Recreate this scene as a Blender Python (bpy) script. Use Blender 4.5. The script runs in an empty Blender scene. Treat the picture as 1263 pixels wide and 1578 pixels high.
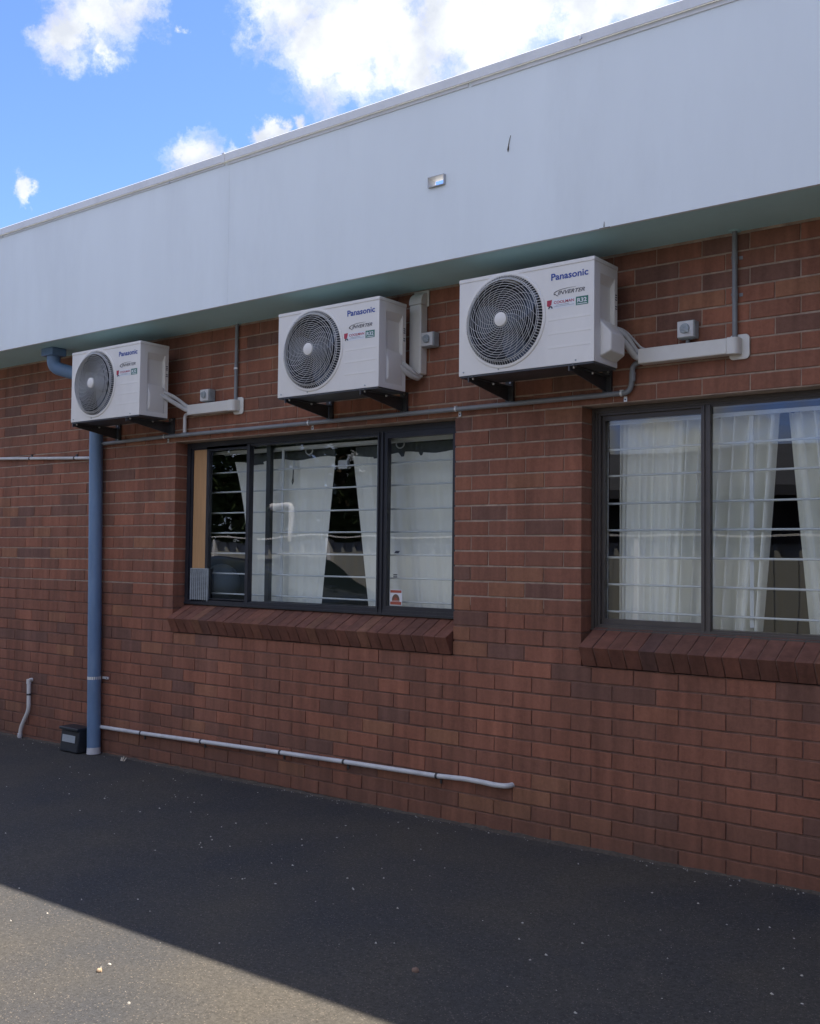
import bpy, math, random
from mathutils import Vector, Matrix
random.seed(7)
PI = math.pi
scene = bpy.context.scene
COL = scene.collection

# ------------------------------------------------------------------ camera
G = 2.33                                   # height of the window heads above the ground datum
cam_d = bpy.data.cameras.new('camera')
cam = bpy.data.objects.new('camera', cam_d); COL.objects.link(cam)
CX, CY, CZ = 3.579, -4.903, 1.526
yaw, pitch, roll = -0.663, 0.042, 0.0114
_cy, _sy, _cp, _sp = math.cos(yaw), math.sin(yaw), math.cos(pitch), math.sin(pitch)
F_ = Vector((_sy*_cp, _cy*_cp, _sp)); R0 = Vector((_cy, -_sy, 0)); U0 = R0.cross(F_)
R_ = math.cos(roll)*R0 + math.sin(roll)*U0; U_ = -math.sin(roll)*R0 + math.cos(roll)*U0
cam.matrix_world = Matrix(((R_.x, U_.x, -F_.x, CX), (R_.y, U_.y, -F_.y, CY), (R_.z, U_.z, -F_.z, CZ), (0, 0, 0, 1)))
cam_d.sensor_fit = 'HORIZONTAL'; cam_d.sensor_width = 36.0; cam_d.lens = 36*1609.35/1263
cam_d.clip_start = 0.05; cam_d.clip_end = 3000
scene.camera = cam

# ------------------------------------------------------------------ light
SUN_EL = math.radians(64); SUN_DIR = Vector((0.22, 0.40, 0.0))
SUN_DIR.z = 4.10/1.80*SUN_DIR.y           # puts the parapet's shadow edge where the photo has it
SUN_DIR.normalize()
sun_el = math.asin(SUN_DIR.z); sun_rot = math.atan2(SUN_DIR.x, SUN_DIR.y)
sd = bpy.data.lights.new('sun', 'SUN'); sd.energy = 2.4; sd.angle = math.radians(0.53); sd.color = (1.0, 0.90, 0.76)
sun = bpy.data.objects.new('sun', sd); COL.objects.link(sun)
sun.rotation_euler = SUN_DIR.to_track_quat('Z', 'Y').to_euler(); sun.location = (0, 0, 20)
scene.view_settings.view_transform = 'Standard'; scene.view_settings.look = 'None'
scene.view_settings.gamma = 1; scene.view_settings.exposure = 2.42
scene.view_settings.use_curve_mapping = False

world = bpy.data.worlds.new('World'); scene.world = world; world.use_nodes = True
nt = world.node_tree; nt.nodes.clear()
def N(tree, kind, **kw):
    n = tree.nodes.new(kind)
    for k, v in kw.items():
        setattr(n, k, v)
    return n
def MATH(tree, op, a, b=None, c=None, clamp=False):
    n = tree.nodes.new('ShaderNodeMath'); n.operation = op; n.use_clamp = clamp
    for i, v in enumerate((a, b, c)):
        if v is None: continue
        if isinstance(v, (int, float)): n.inputs[i].default_value = v
        else: tree.links.new(v, n.inputs[i])
    return n.outputs[0]
sky = N(nt, 'ShaderNodeTexSky', sky_type='NISHITA'); sky.sun_disc = False
sky.sun_elevation = sun_el; sky.sun_rotation = sun_rot
sky.air_density = 1.0; sky.dust_density = 0.3; sky.ozone_density = 2.0; sky.altitude = 50
geo = N(nt, 'ShaderNodeNewGeometry')
tc = N(nt, 'ShaderNodeTexCoord')
DIRV = tc.outputs['Generated']
BLOBS = [(-0.7339,0.5092,0.4495,0.0396),(-0.7139,0.5300,0.4576,0.0266),(-0.7527,0.4976,0.4311,0.0250),(-0.7418,0.5221,0.4210,0.0149),
 (-0.6283,0.6238,0.4648,0.0389),(-0.6030,0.6626,0.4443,0.0566),(-0.5640,0.6862,0.4594,0.0619),(-0.5180,0.7185,0.4643,0.0615),
 (-0.6002,0.6815,0.4188,0.0258),(-0.5532,0.7095,0.4366,0.0399),(-0.4707,0.7482,0.4677,0.0497),(-0.4227,0.7751,0.4696,0.0434),
 (-0.3902,0.7828,0.4847,0.0478),(-0.7165,0.6014,0.3535,0.0216),(-0.7065,0.6153,0.3497,0.0172),(-0.6685,0.6419,0.3757,0.0110),
 (-0.6533,0.6552,0.3794,0.0100),(-0.8087,0.5016,0.3074,0.0110),(-0.6927,0.5680,0.4445,0.0070),
 (-0.5067,0.7421,0.4388,0.0339)]
# the clouds seen over the parapet: each a bank at its own bearing, plus scattered cumulus over the rest of the sky
warp = N(nt, 'ShaderNodeTexNoise'); warp.inputs['Scale'].default_value = 17; warp.inputs['Detail'].default_value = 10; warp.inputs['Roughness'].default_value = 0.66
nt.links.new(DIRV, warp.inputs['Vector'])
wv = N(nt, 'ShaderNodeVectorMath', operation='SUBTRACT'); nt.links.new(warp.outputs['Color'], wv.inputs[0]); wv.inputs[1].default_value = (.5, .5, .5)
ws = N(nt, 'ShaderNodeVectorMath', operation='SCALE'); nt.links.new(wv.outputs[0], ws.inputs[0]); ws.inputs['Scale'].default_value = 0.075
wa = N(nt, 'ShaderNodeVectorMath', operation='ADD'); nt.links.new(DIRV, wa.inputs[0]); nt.links.new(ws.outputs[0], wa.inputs[1])
cur = None
for x, y, z, r in BLOBS:
    d = N(nt, 'ShaderNodeVectorMath', operation='DISTANCE'); nt.links.new(wa.outputs[0], d.inputs[0]); d.inputs[1].default_value = (x, y, z)
    v = MATH(nt, 'MULTIPLY_ADD', d.outputs['Value'], -1.0/max(r, .006), 1.0)
    cur = v if cur is None else MATH(nt, 'MAXIMUM', cur, v)
far = N(nt, 'ShaderNodeTexNoise'); far.inputs['Scale'].default_value = 3.2; far.inputs['Detail'].default_value = 8; far.inputs['Roughness'].default_value = 0.58
nt.links.new(DIRV, far.inputs['Vector'])
# open sky round the window of clear blue seen from the yard
dc = N(nt, 'ShaderNodeVectorMath', operation='DISTANCE'); nt.links.new(DIRV, dc.inputs[0]); dc.inputs[1].default_value = (-0.66, 0.62, 0.42)
away = MATH(nt, 'MULTIPLY_ADD', dc.outputs['Value'], 4.0, -1.1, clamp=True)
fcl = MATH(nt, 'MULTIPLY_ADD', far.outputs['Fac'], 5.0, -2.22)
fcl = MATH(nt, 'MULTIPLY', MATH(nt, 'MINIMUM', fcl, 0.8), away)
fcl = MATH(nt, 'SUBTRACT', fcl, MATH(nt, 'SUBTRACT', 1.0, away))
cov = MATH(nt, 'MAXIMUM', cur, fcl)
thin = N(nt, 'ShaderNodeTexNoise'); thin.inputs['Scale'].default_value = 30; thin.inputs['Detail'].default_value = 9; thin.inputs['Roughness'].default_value = 0.62
nt.links.new(wa.outputs[0], thin.inputs['Vector'])
cov = MATH(nt, 'ADD', cov, MATH(nt, 'MULTIPLY_ADD', thin.outputs['Fac'], 1.7, -.88))
mr = N(nt, 'ShaderNodeMapRange', interpolation_type='SMOOTHSTEP'); nt.links.new(cov, mr.inputs['Value'])
mr.inputs['From Min'].default_value = -0.34; mr.inputs['From Max'].default_value = 0.62
shade = N(nt, 'ShaderNodeTexNoise'); shade.inputs['Scale'].default_value = 13; shade.inputs['Detail'].default_value = 7; shade.inputs['Roughness'].default_value = 0.55
nt.links.new(DIRV, shade.inputs['Vector'])
cr = N(nt, 'ShaderNodeValToRGB'); nt.links.new(shade.outputs['Fac'], cr.inputs[0])
cr.color_ramp.elements[0].position = 0.38; cr.color_ramp.elements[0].color = (.66, .70, .78, 1)
cr.color_ramp.elements[1].position = 0.56; cr.color_ramp.elements[1].color = (.975, 1.0, 1.015, 1)
cmul = N(nt, 'ShaderNodeVectorMath', operation='SCALE'); nt.links.new(cr.outputs[0], cmul.inputs[0]); cmul.inputs['Scale'].default_value = 2.6
SKY_TINT = N(nt, 'ShaderNodeVectorMath', operation='MULTIPLY'); nt.links.new(sky.outputs[0], SKY_TINT.inputs[0]); SKY_TINT.inputs[1].default_value = (.370, .435, .74)
mx = N(nt, 'ShaderNodeMix', data_type='RGBA'); nt.links.new(mr.outputs[0], mx.inputs[0])
nt.links.new(SKY_TINT.outputs[0], mx.inputs[6]); nt.links.new(cmul.outputs[0], mx.inputs[7])
bg = N(nt, 'ShaderNodeBackground'); bg.inputs['Strength'].default_value = 0.085
nt.links.new(mx.outputs[2], bg.inputs['Color'])
wo = N(nt, 'ShaderNodeOutputWorld'); nt.links.new(bg.outputs[0], wo.inputs[0])

# ------------------------------------------------------------------ mesh helpers
class M:
    def __init__(s): s.v = []; s.f = []; s.mi = []; s.tone = None
    def add(s, vs, fs, mi=0):
        b = len(s.v); s.v += [tuple(v) for v in vs]; s.f += [tuple(b+i for i in f) for f in fs]; s.mi += [mi]*len(fs); return s
    def box(s, x0, x1, y0, y1, z0, z1, mi=0):
        return s.add([(x0,y0,z0),(x1,y0,z0),(x1,y1,z0),(x0,y1,z0),(x0,y0,z1),(x1,y0,z1),(x1,y1,z1),(x0,y1,z1)],
                     [(0,3,2,1),(4,5,6,7),(0,1,5,4),(1,2,6,5),(2,3,7,6),(3,0,4,7)], mi)
    def prism(s, poly, a, b, axis='x', mi=0):
        n = len(poly)
        def P(p, t): return {'x': (t, p[0], p[1]), 'y': (p[0], t, p[1]), 'z': (p[0], p[1], t)}[axis]
        vs = [P(p, a) for p in poly] + [P(p, b) for p in poly]
        fs = [tuple(range(n))[::-1], tuple(range(n, 2*n))] + [(i, (i+1) % n, n+(i+1) % n, n+i) for i in range(n)]
        return s.add(vs, fs, mi)
    def tube(s, path, r, n=12, cap=True, mi=0, closed=False):
        path = [Vector(p) for p in path]; k = len(path); rr = r if isinstance(r, (list, tuple)) else [r]*k
        vs = []; t0 = None; u = None
        for i, p in enumerate(path):
            if closed: t = (path[(i+1) % k]-path[i-1]).normalized()
            else: t = (path[min(i+1, k-1)]-path[max(i-1, 0)]).normalized()
            if u is None:
                u = t.cross(Vector((0, 0, 1)) if abs(t.z) < .9 else Vector((1, 0, 0))).normalized()
            else:
                u = (u - t*u.dot(t)).normalized()
            w = t.cross(u)
            for j in range(n):
                a = 2*PI*j/n; vs.append(p + (u*math.cos(a)+w*math.sin(a))*rr[i])
        fs = []
        for i in range(k if closed else k-1):
            for j in range(n):
                a = i*n+j; b = i*n+(j+1) % n; c = ((i+1) % k)*n+(j+1) % n; d = ((i+1) % k)*n+j
                fs.append((a, b, c, d))
        if cap and not closed:
            fs += [tuple(range(n))[::-1], tuple(range((k-1)*n, k*n))]
        return s.add(vs, fs, mi)
    def lathe(s, prof, c, axis='y', n=32, mi=0):     # prof: (radius, height along axis)
        vs = []
        for r, h in prof:
            for j in range(n):
                a = 2*PI*j/n; x, y = r*math.cos(a), r*math.sin(a)
                vs.append({'y': (c[0]+x, c[1]+h, c[2]+y), 'z': (c[0]+x, c[1]+y, c[2]+h), 'x': (c[0]+h, c[1]+x, c[2]+y)}[axis])
        fs = [(i*n+j, i*n+(j+1) % n, (i+1)*n+(j+1) % n, (i+1)*n+j) for i in range(len(prof)-1) for j in range(n)]
        return s.add(vs, fs, mi)
    def mesh(s, name, mats, smooth=False, shift=(0, 0, 0)):
        me = bpy.data.meshes.new(name)
        me.from_pydata([(v[0]-shift[0], v[1]-shift[1], v[2]-shift[2]) for v in s.v], [], s.f)
        for m in mats: me.materials.append(m)
        if any(s.mi): me.polygons.foreach_set('material_index', s.mi)
        if smooth:
            me.polygons.foreach_set('use_smooth', [True]*len(s.f)); me.set_sharp_from_angle(angle=math.radians(38))
        me.update(); return me

def fillet(path, r, n=6):
    path = [Vector(p) for p in path]; out = [path[0]]
    for i in range(1, len(path)-1):
        a, b, c = path[i-1], path[i], path[i+1]
        d1 = (a-b); d2 = (c-b); q = min(r, d1.length*.48, d2.length*.48)
        p1 = b+d1.normalized()*q; p2 = b+d2.normalized()*q
        for k in range(n+1):
            t = k/n; out.append(p1*(1-t)**2+b*2*t*(1-t)+p2*t*t)
    out.append(path[-1]); return out

def wloc(o):
    v = Vector((0, 0, 0))
    while o: v += o.location; o = o.parent
    return v
def tag(o, label=None, cat=None, group=None, kind=None):
    for k, v in (('label', label), ('category', cat), ('group', group), ('kind', kind)):
        if v: o[k] = v
    return o
def thing(name, label, cat, loc=(0, 0, 0), group=None):
    o = bpy.data.objects.new(name, None); COL.objects.link(o); o.location = loc; o.empty_display_size = .1
    return tag(o, label, cat, group)
def obj(name, m, mat, parent=None, smooth=False, bevel=0, seg=2, local=False, label=None, kind=None):
    """one mesh object; vertices in world coordinates (or in the parent's when local)"""
    mats = mat if isinstance(mat, (list, tuple)) else [mat]
    if parent is None:
        xs = [v[0] for v in m.v]; ys = [v[1] for v in m.v]; zs = [v[2] for v in m.v]
        base = ((min(xs)+max(xs))/2, (min(ys)+max(ys))/2, min(zs))
        o = bpy.data.objects.new(name, m.mesh(name, mats, smooth, base)); o.location = base
    else:
        o = bpy.data.objects.new(name, m.mesh(name, mats, smooth, (0, 0, 0) if local else tuple(wloc(parent)))); o.parent = parent
    COL.objects.link(o)
    if bevel:
        b = o.modifiers.new('bevel', 'BEVEL'); b.width = bevel; b.segments = seg; b.limit_method = 'ANGLE'; b.angle_limit = math.radians(35)
        if smooth or seg > 1:
            b.harden_normals = False
            o.data.polygons.foreach_set('use_smooth', [True]*len(o.data.polygons)); o.data.set_sharp_from_angle(angle=math.radians(50))
    return tag(o, label, None, None, kind)
def copy_tree(o, parent=None):
    c = o.copy(); COL.objects.link(c); c.parent = parent
    for ch in list(o.children): copy_tree(ch, c)
    return c
def text(name, s, x0, x1, z0, h, y, mat, parent, bold=0.0, shear=0.0, align='l', depth=0.0006):
    cu = bpy.data.curves.new(name, 'FONT'); cu.body = s; cu.size = 1; cu.offset = bold; cu.shear = shear; cu.resolution_u = 3
    t = bpy.data.objects.new('tmp', cu); COL.objects.link(t)
    me = bpy.data.meshes.new_from_object(t.evaluated_get(bpy.context.evaluated_depsgraph_get()))
    bpy.data.objects.remove(t); bpy.data.curves.remove(cu)
    xs = [v.co.x for v in me.vertices]; ys = [v.co.y for v in me.vertices]
    ax, bx, ay, by = min(xs), max(xs), min(ys), max(ys)
    for v in me.vertices:
        v.co = (x0+(v.co.x-ax)/(bx-ax)*(x1-x0), y, z0+(v.co.y-ay)/(by-ay)*h)
    me.name = name; me.materials.clear(); me.materials.append(mat)
    o = bpy.data.objects.new(name, me); COL.objects.link(o); o.parent = parent
    return o

# ------------------------------------------------------------------ materials
def mat(name, col, rough=.6, var=.12, vscale=6, bump=.0, bscale=80, metal=0, spec=.5, dirt=None, dscale=1.5, damt=.4, detail=6, stretch=None, coat=0):
    m = bpy.data.materials.new(name); m.use_nodes = True; t = m.node_tree; b = t.nodes['Principled BSDF']
    b.inputs['Roughness'].default_value = rough; b.inputs['Metallic'].default_value = metal
    b.inputs['Specular IOR Level'].default_value = spec; b.inputs['Coat Weight'].default_value = coat
    g = N(t, 'ShaderNodeNewGeometry'); V = g.outputs['Position']
    if stretch:
        mp = N(t, 'ShaderNodeMapping'); mp.inputs['Scale'].default_value = stretch; t.links.new(V, mp.inputs[0]); V = mp.outputs[0]
    n = N(t, 'ShaderNodeTexNoise'); n.inputs['Scale'].default_value = vscale; n.inputs['Detail'].default_value = detail; n.inputs['Roughness'].default_value = .65
    t.links.new(V, n.inputs['Vector'])
    r = N(t, 'ShaderNodeValToRGB'); t.links.new(n.outputs['Fac'], r.inputs[0])
    r.color_ramp.elements[0].position = .3; r.color_ramp.elements[1].position = .7
    r.color_ramp.elements[0].color = tuple(c*(1-var) for c in col)+(1,); r.color_ramp.elements[1].color = tuple(min(1, c*(1+var)) for c in col)+(1,)
    out = r.outputs[0]
    if dirt:
        n2 = N(t, 'ShaderNodeTexNoise'); n2.inputs['Scale'].default_value = dscale; n2.inputs['Detail'].default_value = 8; n2.inputs['Roughness'].default_value = .7
        t.links.new(V, n2.inputs['Vector'])
        f = MATH(t, 'MULTIPLY', MATH(t, 'MULTIPLY_ADD', n2.outputs['Fac'], 4.0, -1.9, clamp=True), damt)
        mx = N(t, 'ShaderNodeMix', data_type='RGBA'); t.links.new(f, mx.inputs[0]); t.links.new(out, mx.inputs[6]); mx.inputs[7].default_value = tuple(dirt)+(1,)
        out = mx.outputs[2]
    t.links.new(out, b.inputs['Base Color'])
    if bump:
        n3 = N(t, 'ShaderNodeTexNoise'); n3.inputs['Scale'].default_value = bscale; n3.inputs['Detail'].default_value = 5
        t.links.new(g.outputs['Position'], n3.inputs['Vector'])
        bp = N(t, 'ShaderNodeBump'); bp.inputs['Strength'].default_value = bump; bp.inputs['Distance'].default_value = .004
        t.links.new(n3.outputs['Fac'], bp.inputs['Height']); t.links.new(bp.outputs[0], b.inputs['Normal'])
    return m

def brick_mat(name='fired_brick', K_=(1.43, 1.44, 1.22)):
    m = bpy.data.materials.new(name); m.use_nodes = True; t = m.node_tree; b = t.nodes['Principled BSDF']
    b.inputs['Roughness'].default_value = .82; b.inputs['Specular IOR Level'].default_value = .3
    oi = N(t, 'ShaderNodeObjectInfo'); at = N(t, 'ShaderNodeAttribute', attribute_name='tone')
    x = MATH(t, 'FRACT', MATH(t, 'ADD', oi.outputs['Random'], at.outputs['Fac']))
    r = N(t, 'ShaderNodeValToRGB'); r.color_ramp.interpolation = 'LINEAR'; t.links.new(x, r.inputs[0])
    cols = [(0, (.122, .061, .053)), (.07, (.128, .063, .053)), (.11, (.156, .069, .053)), (.45, (.171, .071, .053)), (.75, (.186, .075, .055)),
            (.92, (.212, .083, .059)), (.95, (.192, .086, .059)), (1.0, (.215, .096, .063))]
    cols = [(p, tuple(a*b for a, b in zip(c, K_))) for p, c in cols]
    e = r.color_ramp.elements
    e[0].position, e[0].color = cols[0][0], cols[0][1]+(1,); e[1].position, e[1].color = cols[-1][0], cols[-1][1]+(1,)
    for p, c in cols[1:-1]:
        q = e.new(p); q.color = c+(1,)
    g = N(t, 'ShaderNodeNewGeometry'); V = g.outputs['Position']
    # vertical drag marks and kiln flashing that give single bricks their paler stripe
    mp = N(t, 'ShaderNodeMapping'); mp.inputs['Scale'].default_value = (11, 11, 1.2); t.links.new(V, mp.inputs[0])
    n1 = N(t, 'ShaderNodeTexNoise'); n1.inputs['Scale'].default_value = 1.6; n1.inputs['Detail'].default_value = 4; t.links.new(mp.outputs[0], n1.inputs['Vector'])
    n2 = N(t, 'ShaderNodeTexNoise'); n2.inputs['Scale'].default_value = 45; n2.inputs['Detail'].default_value = 8; n2.inputs['Roughness'].default_value = .75; t.links.new(V, n2.inputs['Vector'])
    n3 = N(t, 'ShaderNodeTexNoise'); n3.inputs['Scale'].default_value = 1.3; n3.inputs['Detail'].default_value = 4; t.links.new(V, n3.inputs['Vector'])
    k = MATH(t, 'ADD', MATH(t, 'MULTIPLY_ADD', n1.outputs['Fac'], .95, .52), MATH(t, 'MULTIPLY_ADD', n2.outputs['Fac'], .8, -.4))
    k = MATH(t, 'MULTIPLY', k, MATH(t, 'MULTIPLY_ADD', n3.outputs['Fac'], .5, .75))
    mps = N(t, 'ShaderNodeMapping'); mps.inputs['Scale'].default_value = (3.2, 3.2, .42); t.links.new(V, mps.inputs[0])
    n7 = N(t, 'ShaderNodeTexNoise'); n7.inputs['Scale'].default_value = 1.5; n7.inputs['Detail'].default_value = 7; n7.inputs['Roughness'].default_value = .65; t.links.new(mps.outputs[0], n7.inputs['Vector'])
    k = MATH(t, 'MULTIPLY', k, MATH(t, 'MULTIPLY_ADD', n7.outputs['Fac'], .8, .6))
    hs = N(t, 'ShaderNodeVectorMath', operation='SCALE'); t.links.new(r.outputs[0], hs.inputs[0]); t.links.new(k, hs.inputs['Scale'])
    # lime bloom in small flecks
    n4 = N(t, 'ShaderNodeTexNoise'); n4.inputs['Scale'].default_value = 9; n4.inputs['Detail'].default_value = 10; n4.inputs['Roughness'].default_value = .8; t.links.new(V, n4.inputs['Vector'])
    f = MATH(t, 'MULTIPLY_ADD', n4.outputs['Fac'], 5.0, -3.05, clamp=True); f = MATH(t, 'MULTIPLY', f, .34)
    mx = N(t, 'ShaderNodeMix', data_type='RGBA'); t.links.new(f, mx.inputs[0]); t.links.new(hs.outputs[0], mx.inputs[6]); mx.inputs[7].default_value = (.40, .31, .27, 1)
    # splash dirt just above the ground, fading out at half a metre
    sx = N(t, 'ShaderNodeSeparateXYZ'); t.links.new(V, sx.inputs[0])
    d = MATH(t, 'MULTIPLY_ADD', sx.outputs['Z'], -1.6, .62, clamp=True); d = MATH(t, 'MULTIPLY', d, MATH(t, 'MULTIPLY_ADD', n3.outputs['Fac'], 1.2, .1, clamp=True))
    mx2 = N(t, 'ShaderNodeMix', data_type='RGBA'); t.links.new(d, mx2.inputs[0]); t.links.new(mx.outputs[2], mx2.inputs[6]); mx2.inputs[7].default_value = (.095, .062, .046, 1)
    t.links.new(mx2.outputs[2], b.inputs['Base Color'])
    bp = N(t, 'ShaderNodeBump'); bp.inputs['Strength'].default_value = .5; bp.inputs['Distance'].default_value = .003
    t.links.new(n2.outputs['Fac'], bp.inputs['Height']); t.links.new(bp.outputs[0], b.inputs['Normal'])
    return m

def glass_mat(name, tint=(.965, .982, .978), refl=1.0, wave=.0012):
    m = bpy.data.materials.new(name); m.use_nodes = True; t = m.node_tree; t.nodes.clear()
    o = N(t, 'ShaderNodeOutputMaterial'); tr = N(t, 'ShaderNodeBsdfTransparent'); tr.inputs[0].default_value = tint+(1,)
    gl = N(t, 'ShaderNodeBsdfGlossy'); gl.inputs['Roughness'].default_value = .004; gl.inputs[0].default_value = (1, 1, 1, 1)
    fr = N(t, 'ShaderNodeFresnel'); fr.inputs['IOR'].default_value = 1.52
    g = N(t, 'ShaderNodeNewGeometry'); n = N(t, 'ShaderNodeTexNoise'); n.inputs['Scale'].default_value = 2.2; n.inputs['Detail'].default_value = 1
    t.links.new(g.outputs['Position'], n.inputs['Vector'])
    bp = N(t, 'ShaderNodeBump'); bp.inputs['Strength'].default_value = 1; bp.inputs['Distance'].default_value = wave
    t.links.new(n.outputs['Fac'], bp.inputs['Height']); t.links.new(bp.outputs[0], gl.inputs['Normal'])
    # a pane reflects from both of its faces, so about twice the single-surface value
    f = MATH(t, 'MULTIPLY', fr.outputs[0], 1.8*refl, clamp=True)
    f = MATH(t, 'MULTIPLY', f, MATH(t, 'SUBTRACT', 1.0, g.outputs['Backfacing']))   # both faces counted once, on the way in
    mx = N(t, 'ShaderNodeMixShader'); t.links.new(f, mx.inputs[0]); t.links.new(tr.outputs[0], mx.inputs[1]); t.links.new(gl.outputs[0], mx.inputs[2])
    t.links.new(mx.outputs[0], o.inputs[0]); return m

def asphalt_mat():
    m = bpy.data.materials.new('asphalt'); m.use_nodes = True; t = m.node_tree; b = t.nodes['Principled BSDF']
    b.inputs['Roughness'].default_value = .88; b.inputs['Specular IOR Level'].default_value = .25
    g = N(t, 'ShaderNodeNewGeometry'); V = g.outputs['Position']
    n1 = N(t, 'ShaderNodeTexNoise'); n1.inputs['Scale'].default_value = 1.1; n1.inputs['Detail'].default_value = 6; t.links.new(V, n1.inputs['Vector'])
    n2 = N(t, 'ShaderNodeTexNoise'); n2.inputs['Scale'].default_value = 170; n2.inputs['Detail'].default_value = 6; n2.inputs['Roughness'].default_value = .8; t.links.new(V, n2.inputs['Vector'])
    vo = N(t, 'ShaderNodeTexVoronoi'); vo.inputs['Scale'].default_value = 150; t.links.new(V, vo.inputs['Vector'])
    r = N(t, 'ShaderNodeValToRGB'); t.links.new(n1.outputs['Fac'], r.inputs[0])
    r.color_ramp.elements[0].position = .33; r.color_ramp.elements[0].color = (.045, .047, .052, 1)
    r.color_ramp.elements[1].position = .66; r.color_ramp.elements[1].color = (.071, .065, .056, 1)
    n6 = N(t, 'ShaderNodeTexNoise'); n6.inputs['Scale'].default_value = 62; n6.inputs['Detail'].default_value = 3; n6.inputs['Roughness'].default_value = .7; t.links.new(V, n6.inputs['Vector'])
    k = MATH(t, 'ADD', MATH(t, 'MULTIPLY_ADD', n2.outputs['Fac'], 2.2, -.12), MATH(t, 'MULTIPLY_ADD', n6.outputs['Fac'], 1.3, -.65))
    sc = N(t, 'ShaderNodeVectorMath', operation='SCALE'); t.links.new(r.outputs[0], sc.inputs[0]); t.links.new(k, sc.inputs['Scale'])
    # exposed aggregate: a share of the stones is pale
    sp = N(t, 'ShaderNodeSeparateColor'); t.links.new(vo.outputs['Color'], sp.inputs[0])
    near = MATH(t, 'LESS_THAN', vo.outputs['Distance'], .42)
    pick = MATH(t, 'MULTIPLY', MATH(t, 'GREATER_THAN', sp.outputs[0], .90), near)
    mx = N(t, 'ShaderNodeMix', data_type='RGBA'); t.links.new(MATH(t, 'MULTIPLY', pick, .55), mx.inputs[0]); t.links.new(sc.outputs[0], mx.inputs[6]); mx.inputs[7].default_value = (.20, .17, .14, 1)
    # dust washed against the wall foot and in faint patches
    n5 = N(t, 'ShaderNodeTexNoise'); n5.inputs['Scale'].default_value = 3.0; n5.inputs['Detail'].default_value = 9; n5.inputs['Roughness'].default_value = .7; t.links.new(V, n5.inputs['Vector'])
    sx = N(t, 'ShaderNodeSeparateXYZ'); t.links.new(V, sx.inputs[0])
    edge = MATH(t, 'MULTIPLY', MATH(t, 'MULTIPLY_ADD', sx.outputs['Y'], 7.0, 1.0, clamp=True), .38)
    pt = MATH(t, 'MULTIPLY', MATH(t, 'MULTIPLY_ADD', n5.outputs['Fac'], 4.0, -2.2, clamp=True), .25)
    dd = MATH(t, 'MAXIMUM', MATH(t, 'MULTIPLY', edge, MATH(t, 'MULTIPLY_ADD', n5.outputs['Fac'], 3, -.8, clamp=True)), pt)
    mx2 = N(t, 'ShaderNodeMix', data_type='RGBA'); t.links.new(dd, mx2.inputs[0]); t.links.new(mx.outputs[2], mx2.inputs[6]); mx2.inputs[7].default_value = (.115, .098, .080, 1)
    t.links.new(mx2.outputs[2], b.inputs['Base Color'])
    bp = N(t, 'ShaderNodeBump'); bp.inputs['Strength'].default_value = .8; bp.inputs['Distance'].default_value = .004
    t.links.new(n2.outputs['Fac'], bp.inputs['Height']); t.links.new(bp.outputs[0], b.inputs['Normal'])
    return m

BRICK = brick_mat(); SILLB = brick_mat('dark_sill_brick', (1.02, 1.06, .98)); ASPH = asphalt_mat()
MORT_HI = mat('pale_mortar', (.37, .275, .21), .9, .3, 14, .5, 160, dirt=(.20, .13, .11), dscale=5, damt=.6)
MORT_LO = mat('dark_mortar', (.20, .112, .085), .95, .3, 14, .5, 160, dirt=(.08, .048, .037), dscale=4, damt=.6)  # darker brown mortar for the lower courses, sills and rear walls
FASC = mat('white_sheet', (.80, .85, .85), .42, .045, 1.0, .06, 5, dirt=(.68, .72, .72), dscale=1.6, damt=.55, spec=.4, stretch=(1, 1, .22))
CAPM = mat('capping_metal', (.76, .76, .75), .4, .04, 3, dirt=(.50, .50, .49), dscale=4, damt=.4)
SOFF = mat('teal_soffit_paint', (.50, .76, .78), .6, .06, 2)
AC_W = mat('ac_ivory_enamel', (.77, .74, .68), .38, .03, 3, dirt=(.66, .63, .58), dscale=4, damt=.5, stretch=(1, 1, .4))
AC_G = mat('ac_grille_plastic', (.62, .62, .60), .45, .05, 8)
AC_IN = mat('ac_dark_inside', (.018, .022, .032), .6, .2, 8)
FANM = mat('fan_plastic', (.055, .075, .105), .35, .1, 8)
BLUE = mat('blue_print', (.012, .055, .30), .5, .05, 5)
GREY_P = mat('grey_print', (.10, .095, .10), .5, .05, 5)
RED_P = mat('red_print', (.42, .03, .06), .5, .05, 5)
GRN_P = mat('green_print', (.03, .17, .12), .5, .05, 5)
WHT_P = mat('white_print', (.74, .75, .76), .45, .02, 5)
BLK_P = mat('black_print', (.03, .035, .05), .5, .05, 5)
STEEL = mat('black_bracket_steel', (.052, .053, .056), .45, .25, 12, .2, 120)
BOLT = mat('zinc_bolt', (.55, .55, .55), .3, .1, 20, metal=1)
PVC_W = mat('white_duct_pvc', (.72, .70, .65), .42, .04, 5, dirt=(.50, .47, .41), dscale=5, damt=.4)
PVC_L = mat('pale_grey_pipe', (.64, .635, .63), .5, .08, 8, dirt=(.34, .33, .33), dscale=6, damt=.5)
PVC_G = mat('grey_conduit_pvc', (.24, .25, .26), .5, .08, 9, dirt=(.17, .165, .16), dscale=7, damt=.5)
INSUL = mat('pipe_lagging', (.58, .57, .55), .7, .12, 20, .4, 90)
ISO = mat('isolator_grey', (.36, .40, .42), .45, .1, 14, dirt=(.16, .18, .19), dscale=18, damt=.6)
BLUEP = mat('blue_painted_pipe', (.135, .225, .36), .5, .14, 7, .1, 40, dirt=(.24, .32, .42), dscale=3.2, damt=.55, stretch=(1, 1, .35))
FR_BLK = mat('dark_window_frame', (.024, .026, .034), .38, .15, 8, dirt=(.06, .055, .055), dscale=6, damt=.35)
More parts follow.
